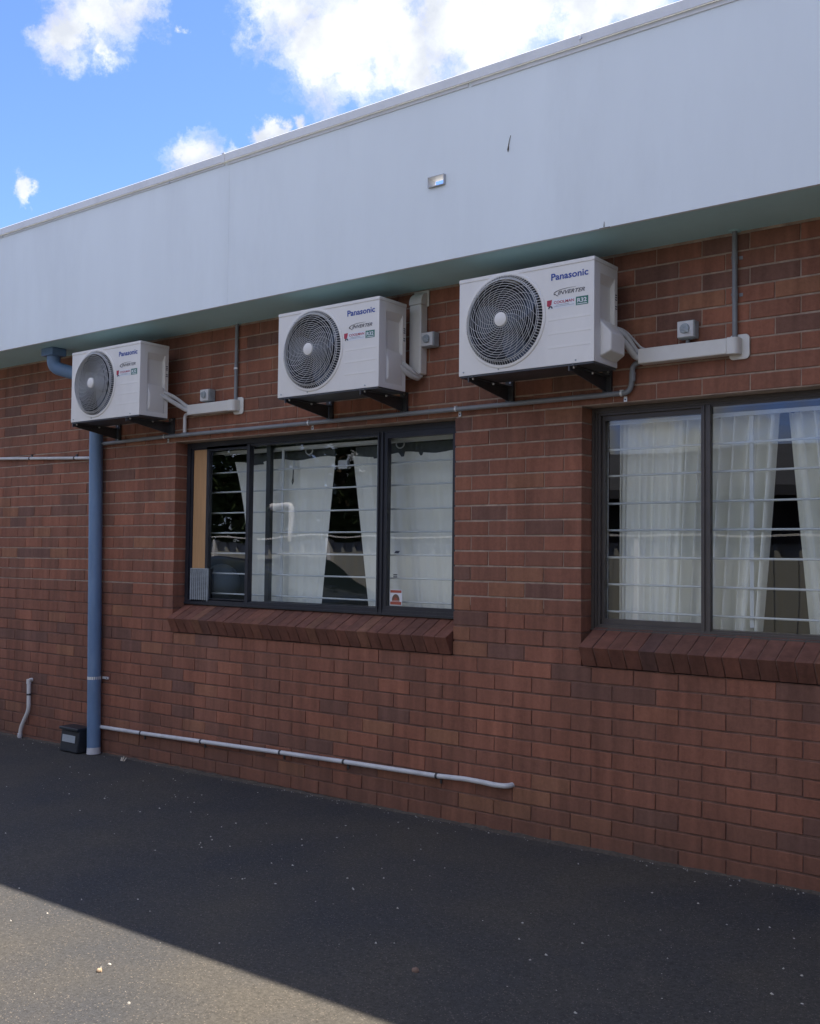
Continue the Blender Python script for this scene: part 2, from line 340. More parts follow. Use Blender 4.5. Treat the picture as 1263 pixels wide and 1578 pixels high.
FR_BRN = mat('bronze_window_frame', (.070, .060, .054), .42, .12, 8, dirt=(.11, .085, .07), dscale=5, damt=.4)
GLASS = glass_mat('window_glass', wave=.0016)
GLASS2 = glass_mat('window_glass_clear', refl=.85, wave=.0010)
ROD = mat('white_grille_enamel', (.62, .64, .65), .4, .05, 10)
CURT = mat('white_curtain_cloth', (.87, .86, .79), .9, .04, 3, .15, 300)
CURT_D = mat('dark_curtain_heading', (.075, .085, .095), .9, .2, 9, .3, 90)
WOOD = mat('raw_timber_board', (.50, .29, .135), .65, .12, 4, .1, 60, stretch=(30, 30, 1.2))
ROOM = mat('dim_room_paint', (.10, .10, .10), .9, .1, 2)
BAIT = mat('black_plastic', (.022, .026, .032), .5, .15, 10)
PAPER = mat('pale_label', (.42, .46, .48), .6, .1, 20)
ROOFM = mat('roof_sheet', (.45, .46, .46), .5, .08, 3)
GALV = mat('galvanised_sleeve', (.48, .49, .50), .45, .1, 12)
RUST = mat('brown_stain', (.09, .07, .055), .8, .2, 20)

# ------------------------------------------------------------------ ground
def gz(x): return .0148 + .00575*max(-12, min(12, x))
m = M(); xs = [-600, -12, -6, -3, 0, 3, 6, 12, 600]
for x in xs:
    for y in (-600, 600): m.v.append((x, y, gz(x)))
for i in range(len(xs)-1): m.f.append((2*i, 2*i+2, 2*i+3, 2*i+1)); m.mi.append(0)
g = bpy.data.objects.new('ground', m.mesh('ground', [ASPH])); COL.objects.link(g); g['kind'] = 'structure'

# ------------------------------------------------------------------ building
bld = thing('brick_building', 'low red brick building with white sheet parapet, green soffit and two dark framed windows', 'building', (0, 0, 0))
C = .0857
SOF = 3.112
W1 = (-2.41, .075); W2 = (.90, 3.31)
XL, XR = -7.2, 4.3
WB = G-16*C        # bottom of the openings, under the sloping brick sills
# mortar body of the wall, with real openings
m = M()
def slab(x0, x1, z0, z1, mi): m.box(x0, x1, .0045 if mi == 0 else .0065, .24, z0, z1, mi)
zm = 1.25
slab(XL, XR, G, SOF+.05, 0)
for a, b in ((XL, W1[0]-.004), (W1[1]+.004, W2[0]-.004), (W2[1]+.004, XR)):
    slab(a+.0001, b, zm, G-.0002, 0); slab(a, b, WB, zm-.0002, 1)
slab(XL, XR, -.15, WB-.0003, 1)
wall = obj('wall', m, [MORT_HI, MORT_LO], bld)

# bricks, course by course
def brick_mesh(L, h=.0757, d=.11, c=.0022):
    q = M(); r = random.Random(int(L*1e4)+int(h*1e5))
    def J(v): return v+r.uniform(-.0013, .0013)
    back = [(0, d, 0), (L, d, 0), (L, d, h), (0, d, h)]
    mid = [(J(0), c, J(0)), (J(L), c, J(0)), (J(L), c, J(h)), (J(0), c, J(h))]
    frn = [(c, 0, c), (L-c, 0, c), (L-c, 0, h-c), (c, 0, h-c)]
    q.v = back+mid+frn
    q.f = [(8, 9, 10, 11)] + [(4+i, 4+(i+1) % 4, 8+(i+1) % 4, 8+i) for i in range(4)] + [(i, (i+1) % 4, 4+(i+1) % 4, 4+i) for i in range(4)]
    q.mi = [0]*9; return q
def proj(x, y, z):
    d = Vector((x-CX, y-CY, z-CZ)); c = d.dot(F_)
    return 631.5+1609.35*d.dot(R_)/c, 789-1609.35*d.dot(U_)/c, c
bricks = []      # (x0, length, z)
def course(k, x0, x1, joints):
    z = G-(k+1)*C+.005
    pts = [x0]+[j for j in joints if x0+.03 < j < x1-.03]+[x1]
    for i, (a, b) in enumerate(zip(pts, pts[1:])):
        l = a+(.0025 if i else 0); r = b-(.0025 if i < len(pts)-2 else 0)
        bricks.append((l, r-l, z))
for k in range(-10, 28):
    ph = 0 if k % 2 == 0 else .12
    grid = [n*.24+ph for n in range(-40, 24)]
    if 0 <= k < 16:
        course(k, XL, W1[0], grid)
        course(k, W1[1], W2[0], [W1[1]+(.235 if k % 2 else .115)+.24*i for i in range(4)])
        course(k, W2[1], XR, grid)
    else:
        course(k, XL, XR, grid)
vis = []
for i, (x, L, z) in enumerate(bricks):
    px, py, c = proj(x+L/2, 0, z+.038)
    px0 = proj(x, 0, z)[0]; px1 = proj(x+L, 0, z)[0]
    if px1 > 0 and px0 < 1263 and 0 < py < 1578 and z < SOF-.02 and z+.07 > gz(x)+.005:
        hid = any(a < px < b and c0 < py < d0 for a, b, c0, d0 in ((715, 940, 430, 575), (435, 620, 480, 610), (112, 255, 545, 650)))
        if not hid: vis.append(((min(px1, 1263)-max(px0, 0))*.0857*1609/c, i))
vis.sort(reverse=True); singles = set(i for a, i in vis[:240])
cache = {}
rb = random.Random(3)
stuffm = M(); tones = []
for i, (x, L, z) in enumerate(bricks):
    if z > SOF-.01: continue
    key = round(L, 3)
    if key not in cache:
        bm_ = brick_mesh(L); cache[key] = (bm_, bm_.mesh('brick', [BRICK]))
    dy = rb.uniform(-.0014, .0018); tilt = rb.uniform(-.006, .006); rz = rb.uniform(-.004, .004)
    if i in singles:
        o = bpy.data.objects.new('brick', cache[key][1]); COL.objects.link(o); o.parent = wall
        o.location = (x, dy, z); o.rotation_euler = (0, tilt, rz)
    else:
        q = cache[key][0]; vs = [(x+v[0], dy+v[1]+v[0]*rz, z+v[2]-v[0]*tilt) for v in q.v]
        stuffm.add(vs, q.f); tones += [rb.random()]*len(q.v)
st = obj('brick_courses', stuffm, BRICK, wall, kind='stuff')
at = st.data.attributes.new('tone', 'FLOAT', 'POINT'); at.data.foreach_set('value', tones)

# sloping rowlock sills, one brick beside the next
def sill(x0, x1, name):
    ang = math.radians(27)
    q = M(); q.prism([(-.0005, G-16*C+.006), (.20, WB+.006), (.20, 1.155), (.130, 1.1545), (-.054, 1.0625), (-.050, 1.052)], x0+.003, x1-.003, 'x')
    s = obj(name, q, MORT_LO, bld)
    n = round((x1-x0)/C); w = (x1-x0)/n
    bm_ = M(); L, h = .205, .112
    # local: origin at the front top edge; x across, y inward along the slope, z down
    c = .0025; wd = w-.005
    bm_.v = [(c, 0, -c), (wd-c, 0, -c), (wd-c, 0, -h), (c, 0, -h), (c, L, 0), (wd-c, L, 0), (wd, L, -h), (0, L, -h), (0, c, -c), (wd, c, -c), (c, c, 0), (wd-c, c, 0), (wd, c, -h), (0, c, -h), (wd, L, -c), (0, L, -c)]
    bm_.f = [(0, 3, 2, 1), (10, 11, 5, 4), (0, 1, 11, 10), (8, 13, 3, 0), (1, 2, 12, 9), (0, 10, 8), (1, 9, 11), (8, 15, 7, 13), (9, 12, 6, 14), (10, 4, 15, 8), (11, 9, 14, 5), (3, 13, 12, 2), (13, 7, 6, 12)]
    bm_.mi = [0]*len(bm_.f); me = bm_.mesh('brick', [SILLB])
    for i in range(n):
        o = bpy.data.objects.new('brick', me); COL.objects.link(o); o.parent = s
        o.location = (x0+i*w+.0035, -.060+rb.uniform(-.002, .002), 1.064+rb.uniform(-.0015, .0015)); o.rotation_euler = (ang, 0, 0)
    return s
sill(W1[0]+.004, W1[1]-.008, 'window_sill'); sill(W2[0]+.012, W2[1]-.004, 'window_sill')

# parapet sheets with the overflow hole, cap, soffit, roof
FY = -.430; TOP = 4.045
hx0, hx1, hz0, hz1 = .192, .303, 3.523, 3.582
def sheet(x0, x1, hole=None):
    q = M(); y0, y1 = FY, FY+.02
    if not hole: q.box(x0, x1, y0, y1, SOF, TOP); return q
    a, b, c, d = hole
    X = [x0, a, b, x1]; Z = [SOF, c, d, TOP]
    idx = {}
    for yi, y in enumerate((y0, y1)):
        for i in range(4):
            for j in range(4): idx[(i, j, yi)] = len(q.v); q.v.append((X[i], y, Z[j]))
    for i in range(3):
        for j in range(3):
            if (i, j) == (1, 1): continue
            q.f.append((idx[i, j, 0], idx[i+1, j, 0], idx[i+1, j+1, 0], idx[i, j+1, 0])); q.f.append((idx[i, j, 1], idx[i, j+1, 1], idx[i+1, j+1, 1], idx[i+1, j, 1]))
    for (i, j, k, l) in ((1, 1, 2, 1), (2, 1, 2, 2), (2, 2, 1, 2), (1, 2, 1, 1)):
        q.f.append((idx[i, j, 0], idx[i, j, 1], idx[k, l, 1], idx[k, l, 0]))
    for i in range(3):
        q.f.append((idx[i, 0, 0], idx[i, 0, 1], idx[i+1, 0, 1], idx[i+1, 0, 0])); q.f.append((idx[i, 3, 0], idx[i+1, 3, 0], idx[i+1, 3, 1], idx[i, 3, 1]))
    for j in range(3):
        q.f.append((idx[0, j, 0], idx[0, j+1, 0], idx[0, j+1, 1], idx[0, j, 1])); q.f.append((idx[3, j, 0], idx[3, j, 1], idx[3, j+1, 1], idx[3, j+1, 0]))
    q.mi = [0]*len(q.f); return q
obj('fascia_panel', sheet(XL, -1.4112), FASC, bld)
obj('fascia_panel', sheet(-1.410, 5.6, (hx0, hx1, hz0, hz1)), FASC, bld)
q = M(); q.box(XL, 5.6, FY+.025, FY+.06, SOF+.01, TOP-.005); 
# the frame behind the sheets leaves the overflow clear
q = M()
for a, b in ((XL, hx0-.03), (hx1+.03, 5.6)): q.box(a, b, FY+.022, FY+.05, SOF+.02, TOP-.01)
q.box(hx0-.029, hx1+.029, FY+.022, FY+.05, SOF+.02, hz0-.03); q.box(hx0-.029, hx1+.029, FY+.022, FY+.05, hz1+.03, TOP-.01)
obj('parapet_backing', q, ROOFM, bld)
for a, b in ((XL, -1.452), (-1.444, 1.125), (1.128, 5.6)):
    q = M(); q.prism([(FY-.022, TOP-.006), (FY-.022, 4.088), (FY-.016, 4.094), (FY+.11, 4.100), (FY+.11, TOP), (FY+.105, TOP), (FY+.105, 4.09), (FY-.012, 4.082), (FY-.012, TOP-.004)], a, b, 'x')
    obj('cap', q, CAPM, bld)
q = M(); q.box(-1.462, -1.436, FY-.026, FY-.0225, TOP-.012, 4.096)
obj('cap_joiner', q, CAPM, bld)
for a, b, dz in ((XL, -1.46, .004), (-1.43, .45, 0), (.47, 5.6, -.003)):
    q = M(); q.box(a, b, FY-.006, FY-.0005, TOP-.026+dz, TOP-.0065)
    obj('cap_flashing', q, CAPM, bld)
for x in (-4.05, -2.0, 1.13):
    q = M(); q.lathe([(0, -.004), (.007, -.003), (.008, 0)], (x, FY-.0235 if x > 0 else FY-.0065, 4.07 if x > 0 else TOP-.016), n=10); obj('cap_screw', q, BOLT, bld)
# overflow spout through the parapet
q = M(); t_ = .0035
a, b, c, d = hx0+.001, hx1-.001, hz0+.001, hz1-.001
q.box(a, b, FY-.016, FY+.055, c, c+t_); q.box(a, b, FY-.016, FY+.055, d-t_, d)
q.box(a, a+t_, FY-.016, FY+.055, c+t_, d-t_); q.box(b-t_, b, FY-.016, FY+.055, c+t_, d-t_)
obj('overflow_spout', q, GALV, bld)
q = M(); q.box(XL, 5.6, FY+.021, .24, SOF, SOF+.012); obj('soffit', q, SOFF, bld)
q = M(); q.box(XL, 5.6, FY+.051, 9, SOF+.06, SOF+.10); obj('roof', q, ROOFM, bld)
# end and back walls of the building
q = M(); q.box(XL, XL+.2, .241, 9, -.1, SOF+.05); q.box(XR-.2, XR, .241, 9, -.1, SOF+.05); q.box(XL, XR, 9, 9.2, -.1, SOF+.1)
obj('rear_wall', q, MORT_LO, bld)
# small marks and nicks on the parapet sheet
q = M(); q.tube([(.716, FY-.002, 3.692), (.708, FY-.003, 3.665), (.703, FY-.002, 3.640)], [.0012, .0016, .0022], 6); q.tube([(.703, FY-.002, 3.640), (.702, FY-.004, 3.622), (.700, FY-.002, 3.610)], [.0022, .0045, .001], 6)
obj('hanging_thread', q, RUST, bld)
q = M(); q.tube([(1.25, FY-.001, SOF+.030), (1.25, FY-.002, SOF+.004)], [.0008, .0022], 6); q.tube([(1.225, FY-.001, SOF+.001), (1.28, FY-.001, SOF-.001)], [.001, .002], 6)
obj('sheet_nick', q, RUST, bld)

# room behind the windows
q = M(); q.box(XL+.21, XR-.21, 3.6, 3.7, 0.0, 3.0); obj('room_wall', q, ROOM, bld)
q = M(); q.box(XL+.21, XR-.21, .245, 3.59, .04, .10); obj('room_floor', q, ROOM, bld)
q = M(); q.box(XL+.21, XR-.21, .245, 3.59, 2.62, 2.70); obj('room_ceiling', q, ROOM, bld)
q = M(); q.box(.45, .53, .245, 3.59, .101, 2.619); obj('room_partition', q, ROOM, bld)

# ------------------------------------------------------------------ windows
def ring(q, x0, x1, z0, z1, w, y0, y1, wt=None, wb=None):
    wt = wt or w; wb = wb or w
    q.box(x0, x0+w, y0, y1, z0, z1); q.box(x1-w, x1, y0, y1, z0, z1)
    q.box(x0+w, x1-w, y0, y1, z1-wt, z1); q.box(x0+w, x1-w, y0, y1, z0, z0+wb)
def window1():
    fr = M(); x0, x1, z0, z1 = W1[0]+.001, W1[1]-.001, 1.158, G-.002
    ring(fr, x0, x1, z0, z1, .035, .106, .205)
    ring(fr, x0+.035, x1-.035, z0+.03, z1-.035, .022, .118, .19, .016, .012)
    fr.box(x0, x1, .098, .106, z0+.004, z0+.016)
    w = obj('window', fr, FR_BLK, bld, label='dark framed three-part window with a timber board and small vent in its left end')
    # fixed light on the left
    s = M(); ring(s, -2.208, -1.752, 1.178, 2.296, .028, .118, .15, .032, .028); s.box(-1.780, -1.752, .108, .118, 1.18, 2.29)
    obj('sash', s, FR_BLK, w)
    p = M(); p.box(-2.181, -1.779, .134, .139, 1.205, 2.265); obj('pane', p, GLASS, w)
    s = M(); ring(s, -1.637, -.560, 1.186, 2.300, .038, .158, .19, .012, .020); obj('sash', s, FR_BLK, w)
    p = M(); p.box(-1.752+.001, -.593, .150, .155, 1.192, 2.292); obj('pane', p, GLASS, w)
    s = M(); ring(s, -.592, .052, 1.166, 2.300, .072, .112, .15, .045, .050)
    s.box(-.560, -.548, .102, .112, 1.17, 2.30); s.box(-.592, -.580, .102, .112, 1.17, 2.30); obj('mullion', s, FR_BLK, w)
    p = M(); p.box(-.521, -.018, .134, .139, 1.215, 2.256); obj('pane', p, GLASS2, w)
    q = M(); q.box(-2.350, -2.208-.001, .122, .160, 1.405, 2.2935); obj('timber_board', q, WOOD, w, bevel=.002, seg=1, label='tall bare timber board at the left end of the window')
    # small perforated vent under the board
    v = M(); v.box(-2.348, -2.166, .114, .150, 1.186, 1.418); gr = obj('vent_grille', v, BAIT, w)
    s = M(); ring(s, -2.350, -2.163, 1.184, 1.420, .007, .106, .114)
    n = 26
    for i in range(n):
        z = 1.191+(1.413-1.191)*i/(n-1); s.box(-2.343, -2.170, .1085, .111, z-.0016, z+.0016)
    for i in range(9):
        x = -2.343+.173*i/8; s.box(x-.0045, x+.0045, .1068, .1084, 1.191, 1.413)
    s.box(-2.1635, -2.158, .100, .1135, 1.186, 1.418)
    obj('louvre', s, ISO, gr)
    # warning sticker on the glass
    t = M(); t.box(-.505, -.408, .1325, .1338, 1.222, 1.318); sk = obj('sticker', t, WHT_P, w, label='small cream sticker with red bars and a brown half round emblem')
    orange = mat('sticker_red', (.40, .09, .05), .5, .05, 5); brn = mat('sticker_brown', (.16, .09, .055), .5, .05, 5)
    t = M(); t.box(-.500, -.413, .1315, .1324, 1.298, 1.314); t.box(-.500, -.413, .1315, .1324, 1.225, 1.243); obj('sticker_band', t, orange, sk)
    t = M(); k = 14; t.add([(-.4565, .1316, 1.252)]+[(-.4565+.030*math.cos(PI*i/k), .1316, 1.252+.038*math.sin(PI*i/k)) for i in range(k+1)], [(0, i+1, i+2) for i in range(k)]); obj('emblem', t, brn, sk)
    t = M(); t.add([(-.4565, .1312, 1.254)]+[(-.4565+.014*math.cos(PI*i/k), .1312, 1.254+.016*math.sin(PI*i/k)) for i in range(k+1)], [(0, i+1, i+2) for i in range(k)]); t.box(-.486, -.427, .1312, .1315, 1.2455, 1.2505); obj('emblem', t, orange, sk)
    # two small black stickers / catch marks on the right pane
    t = M(); t.prism([(-.475, 1.541), (-.440, 1.541), (-.430, 1.556), (-.462, 1.556)], .1325, .1337, 'y'); t.box(-.478, -.448, .1325, .1337, 1.405, 1.412); t.box(-.478, -.448, .1325, .1337, 1.392, 1.399)
    obj('catch_mark', t, BLK_P, w)
    # white hose / handle bent across the middle pane
    return w
def window2():
    fr = M(); x0, x1, z0, z1 = W2[0]+.001, W2[1]-.001, 1.140, G-.002
    ring(fr, x0, x1, z0, z1, .016, .108, .21, .016, .012); ring(fr, x0+.016, x1-.016, z0+.012, z1-.016, .012, .118, .205, .010, .014); ring(fr, x0+.028, x1-.028, z0+.026, z1-.026, .014, .128, .20, .012, .010)
    fr.box(x0, x1, .099, .108, z0+.002, z0+.010)
    w = obj('window', fr, FR_BRN, bld, label='bronze framed sliding window with white curtains drawn behind it')
    s = M(); ring(s, .943, 1.545, 1.176, 2.292, .016, .148, .178, .028, .028); obj('sash', s, FR_BRN, w)
    s = M(); s.box(1.507, 1.557, .122, .147, 1.166, 2.30); s.box(1.520, 1.528, .114, .122, 1.17, 2.297); s.box(1.545, 1.557, .114, .122, 1.17, 2.297); obj('mullion', s, FR_BRN, w)
    p = M(); p.box(.959, 1.508, .160, .165, 1.204, 2.264); obj('pane', p, GLASS2, w)
    p = M(); p.box(1.556, 2.60, .136, .141, 1.170, 2.302); obj('pane', p, GLASS2, w)
    s = M(); s.box(2.601, 2.65, .122, .147, 1.166, 2.30); obj('mullion', s, FR_BRN, w)
    p = M(); p.box(2.651, 3.28, .160, .165, 1.170, 2.302); obj('pane', p, GLASS2, w)
    return w
window1(); window2()

def grille(x0, x1, vx, label):
    t = thing('security_grille', label, 'window grille', ((x0+x1)/2, .22, 1.15), 'white security grilles behind the window glass')
    for z in (1.240, 1.385, 1.530, 1.676, 1.820, 1.970, 2.112):
        q = M(); q.tube([(x0, .22, z), (x1, .22, z)], .0058, 8); obj('crossbar', q, ROD, t, smooth=True)
    q = M(); q.box(x0, x1, .214, .228, 2.246, 2.266); obj('top_rail', q, ROD, t)
    for x in vx:
        q = M(); q.box(x-.010, x+.010, .2285, .236, 1.19, 2.2455); obj('upright', q, ROD, t)
grille(-2.35, .07, (-1.548, -.690), 'white barred security grille behind the glass of the three-part window')
grille(.912, 3.28, (.926, 1.725, 2.55), 'white barred security grille behind the glass of the bronze window, beside the brick pier')

def curtain(name, left, right, z0, z1, pleats, amp, label, cat='curtain', flat=0.0, y=.31, head=False, seed=1, material=None):
    """left/right: functions of t (0 bottom, 1 top); pleats deepen away from the flat share"""
    r = random.Random(seed); nx, nz = 150, 24; m = M()
    ph = [r.uniform(0, 6.28) for _ in range(6)]
    for j in range(nz+1):
        t = j/nz; a, b = left(t), right(t); z = z0+(z1-z0)*t
        for i in range(nx+1):
            u = i/nx; k = max(0, min(1, (u-flat)/.12)) if flat else 1
            w = u*pleats*2*PI
            d = math.sin(w+1.1*math.sin(w*.37+ph[0])+.25*math.sin(3*t+ph[1]))+.35*math.sin(2.3*w+ph[2])
            dd = amp*(.25+.75*k)*d*(.75+.35*(1-t)) + .012*math.sin(5*u+ph[3]+1.5*t)
            xx = a+(b-a)*u + .006*math.sin(w*1.0+ph[4])*k
            zz = z - (.010*math.sin(4.5*u*PI+ph[5]) if (head and j == nz) else 0)
            m.v.append((xx, y+dd, zz))
    n = nx+1
    m.f = [(j*n+i, j*n+i+1, (j+1)*n+i+1, (j+1)*n+i) for j in range(nz) for i in range(nx)]; m.mi = [0]*len(m.f)
    o = obj(name, m, material or CURT, smooth=True); o.data.set_sharp_from_angle(angle=3.0)
    return tag(o, label, cat, 'white curtains behind the windows' if not material else 'dark headings over the white curtains')
L = lambda a, b, p=1.0: (lambda t: a+(b-a)*t**p)
curtain('curtain', lambda t: -1.965-.16*t**2.6, lambda t: -1.225+.095*t, 1.12, 2.187, 5, .010, 'white curtain hanging left of the dark gap in the three-part window', head=True, seed=2)
curtain('curtain', lambda t: -.795-.178*t, L(.20, .20), 1.12, 2.180, 7, .009, 'white curtain hanging right of the dark gap in the three-part window', head=True, seed=5)
curtain('curtain', L(.962, .962), lambda t: 1.745+.098*t, 1.05, 2.262, 10, .062, 'white pleated curtain left of the dark gap in the bronze window', flat=.30, seed=8)
curtain('curtain', lambda t: 1.990-.105*t**1.1, L(3.2, 3.2), 1.05, 2.258, 16, .058, 'white pleated curtain at the right edge of the photo, right of the dark gap', seed=11)
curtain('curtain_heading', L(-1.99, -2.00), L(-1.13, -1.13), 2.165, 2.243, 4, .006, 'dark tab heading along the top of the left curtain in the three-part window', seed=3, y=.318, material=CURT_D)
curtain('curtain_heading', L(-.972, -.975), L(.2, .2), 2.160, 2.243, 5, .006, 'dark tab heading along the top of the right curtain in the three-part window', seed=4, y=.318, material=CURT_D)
t = thing('curtain_rod', 'thin pale curtain rod with rings behind the three-part window', 'curtain rod', (-1.0, .29, 2.25))
q = M(); q.tube([(-2.2, .285, 2.252), (.2, .285, 2.252)], .007, 10); obj('rod', q, ROD, t, smooth=True)
for x in (-1.356, -.559, -.02):
    q = M(); q.tube([(x+.032*math.cos(a*PI/10), .287, 2.238+.026*math.sin(a*PI/10)) for a in range(20)], .0042, 8, closed=True); obj('ring', q, ROD, t, smooth=True)
# clip and pull cord hanging in front of the left curtain
t = thing('pull_cord', 'short dark cord loop on a white clip at the top of the left curtain', 'cord', (-1.47, .27, 2.0))
q = M(); q.box(-1.482, -1.470, .262, .272, 2.13, 2.175); q.box(-1.482, -1.448, .262, .272, 2.115, 2.132); obj('clip', q, ROD, t)
q = M(); q.tube([(-1.478, .262, 2.115), (-1.481, .262, 2.06), (-1.489, .262, 2.03), (-1.484, .262, 2.01), (-1.477, .262, 2.03), (-1.480, .262, 2.06)], .0035, 6); obj('loop', q, BAIT, t)
# inside fittings seen through the gap
q = M(); q.box(-1.13, -1.045, .33, .36, 2.105, 2.165); tag(obj('wall_switch', q, ROD, bevel=.004), 'small white block beside the top of the left curtain', 'fitting')
# round lamp-like ball behind the lower left pane
q = M(); prof = [(.001, -.14)]+[(.14*math.sin(PI*i/14), -.14*math.cos(PI*i/14)) for i in range(1, 14)]+[(.001, .14)]
q.lathe(prof, (-2.42, .47, 1.31), 'z', 28)
tag(obj('round_cushion', q, mat('dusty_blue_ball', (.20, .24, .28), .6, .1, 4), smooth=True), 'round dusty blue shape behind the bottom left pane beside the vent', 'ball')

# ------------------------------------------------------------------ air conditioners
W_, D_, H_ = .80, .245, .513
def make_ac(bulge, label):
    root = thing('air_conditioner', label, 'air conditioner', (0, 0, 0), 'outdoor air conditioner units on wall brackets')
    cx, cz, R = .282, .264, .2435
    # casing: box whose front has a round hole and whose right side has a recess
    q = M(); n = 64
    y0, y1 = 0.0, D_
    circ = [(cx+R*math.cos(2*PI*i/n+PI/n), cz+R*math.sin(2*PI*i/n+PI/n)) for i in range(n)]
    sq = []
    for i in range(n):
        a = 2*PI*i/n+PI/n; dx, dz = math.cos(a), math.sin(a)
        hl = min((cx)/abs(dx) if dx < 0 else (cx if True else 0)/max(abs(dx), 1e-6), ((H_-cz) if dz > 0 else cz)/max(abs(dz), 1e-6))
        sq.append((cx+dx*hl, cz+dz*hl))
    # snap nearest points to the corners of the left part (0..2cx)
    for c_ in ((0, 0), (2*cx, 0), (2*cx, H_), (0, H_)):
        k = min(range(n), key=lambda i: (sq[i][0]-c_[0])**2+(sq[i][1]-c_[1])**2); sq[k] = c_
    q.v = [(x, y0, z) for x, z in circ]+[(x, y0, z) for x, z in sq]+[(x, y0+.03, z) for x, z in circ]
    q.f = [(i, (i+1) % n, n+(i+1) % n, n+i)[::-1] for i in range(n)]+[(2*n+i, 2*n+(i+1) % n, (i+1) % n, i)[::-1] for i in range(n)]
    q.mi = [0]*len(q.f)
    q.add([(2*cx, y0, 0), (W_, y0, 0), (W_, y0, H_), (2*cx, y0, H_)], [(0, 1, 2, 3)])
    q.add([(0, y0, 0), (0, y1, 0), (0, y1, H_), (0, y0, H_)], [(0, 3, 2, 1)])
    q.add([(0, y1, 0), (W_, y1, 0), (W_, y1, H_), (0, y1, H_)], [(0, 3, 2, 1)])
    q.add([(0, y0, 0), (W_, y0, 0), (W_, y1, 0), (0, y1, 0)], [(0, 3, 2, 1)])
    # right side with recess ry0..ry1, rz0..rz1
    ry0, ry1, rz0, rz1, dp = .062, .215, .03, .445, .022
    A = [(W_, y0, 0), (W_, y1, 0), (W_, y1, H_), (W_, y0, H_)]; B = [(W_, ry0, rz0), (W_, ry1, rz0), (W_, ry1, rz1-.0), (W_, ry0, rz1)]
    Cc = [(W_-dp, ry0+.004, rz0+.004), (W_-dp, ry1-.004, rz0+.004), (W_-dp, ry1-.004, rz1-.045), (W_-dp, ry0+.004, rz1-.045)]
    q.add(A+B+Cc, [(0, 1, 5, 4), (1, 2, 6, 5), (2, 3, 7, 6), (3, 0, 4, 7), (4, 5, 9, 8), (5, 6, 10, 9), (6, 7, 11, 10), (7, 4, 8, 11), (8, 9, 10, 11)])
    q.add([(W_-.0195, .12, .30), (W_-.0195, .124, .30), (W_-.0195, .124, .306), (W_-.0195, .12, .306)], [(0, 1, 2, 3)])
    obj('casing', q, AC_W, root, local=True)
    q = M(); q.box(-.003, W_+.003, -.003, D_+.003, H_-.020, H_+.002); obj('lid', q, AC_W, root, local=True, bevel=.004, seg=2)
    q = M(); q.box(.004, W_-.004, .004, D_-.004, -.010, -.0005); obj('base_pan', q, STEEL, root, local=True)
    # faint horizontal pressings on the right of the front
    for z in (.085, .155, .225):
        q = M(); q.prism([(.0, z-.003), (-.0009, z+.002), (-.0002, z+.014)], .545, W_-.018, 'x'); obj('front_pressing', q, AC_W, root, local=True)
    # dark inside, fan
    q = M(); q.lathe([(R-.006, .028), (R-.012, .17), (.001, .175)], (cx, 0, cz), n=40); obj('fan_shroud', q, AC_IN, root, local=True, smooth=True)
    fan = M(); fan.lathe([(.001, .032), (.045, .036), (.052, .05), (.052, .11)], (cx, 0, cz), n=24)
    for b_ in range(3):
        a0 = b_*2*PI/3+.5; vs = []
        for i in range(7):
            rr = .05+(.205-.05)*i/6; wd = .95-.15*i/6; sw = .45*(i/6)**1.4
            for j in range(5):
                s = j/4-.5; a = a0+sw+s*wd; vs.append((cx+rr*math.cos(a), .075+s*.06-.01*(1-4*s*s), cz+rr*math.sin(a)))
        fan.add(vs, [(i*5+j, i*5+j+1, (i+1)*5+j+1, (i+1)*5+j) for i in range(6) for j in range(4)])
    obj('fan', fan, FANM, root, local=True, smooth=True)
    # grille: outer flange, domed basket of rings and swirling ribs, hub
    g_ = M()
    g_.lathe([(R+.005, .001), (R+.003, -.0045), (R-.002, -.0065), (R-.009, -.006), (R-.0125, -.0045), (R-.0125, .012)], (cx, 0, cz), n=72)
    gr = obj('fan_grille', g_, AC_W, root, local=True, smooth=True)
    def gy(r):
        f = r/(R-.018)
        return -.036+.0*f if f < .86 else -.036+.030*((f-.86)/.14)**1.5
    rg = M(); rs = [.044+i*.0112 for i in range(11)]+[.171+i*.0125 for i in range(3)]+[.2090, .2150]
    for r in rs:
        y = gy(r); w = .0013 if r < .2 else .0018
        vs = []; nn = 64
        for i in range(nn):
            a = 2*PI*i/nn
            for dr, dy in ((-w, 0), (0, -.0012), (w, 0), (0, .004)): vs.append((cx+(r+dr)*math.cos(a), y+dy, cz+(r+dr)*math.sin(a)))
        rg.add(vs, [(i*4+k, i*4+(k+1) % 4, ((i+1) % nn)*4+(k+1) % 4, ((i+1) % nn)*4+k) for i in range(nn) for k in range(4)])
    obj('grille_rings', rg, AC_G, gr, local=True)
    rb_ = M(); nr = 22
    for k in range(nr):
        pts = []; 
        for i in range(13):
            f = i/12; r = .036+(.222-.036)*f; a = 2*PI*k/nr-1.25*f**.9
            pts.append((cx+r*math.cos(a), gy(r)+.0012, cz+r*math.sin(a)))
        rb_.tube(pts, .0009, 4, cap=False)
    # the short bars of the basket's rim
    for k in range(96):
        a = 2*PI*k/96; rb_.tube([(cx+.212*math.cos(a), gy(.212), cz+.212*math.sin(a)), (cx+(R-.012)*math.cos(a), -.007, cz+(R-.012)*math.sin(a))], .0019, 4, cap=False)
    obj('grille_ribs', rb_, AC_G, gr, local=True)
    hb = M(); hb.lathe([(.0005, -.0415), (.030, -.041), (.036, -.038), (.037, -.032), (.037, -.028)], (cx, 0, cz), n=28); obj('grille_hub', hb, AC_W, gr, local=True, smooth=True)
    # valve cover on the right
    v = M(); b = bulge
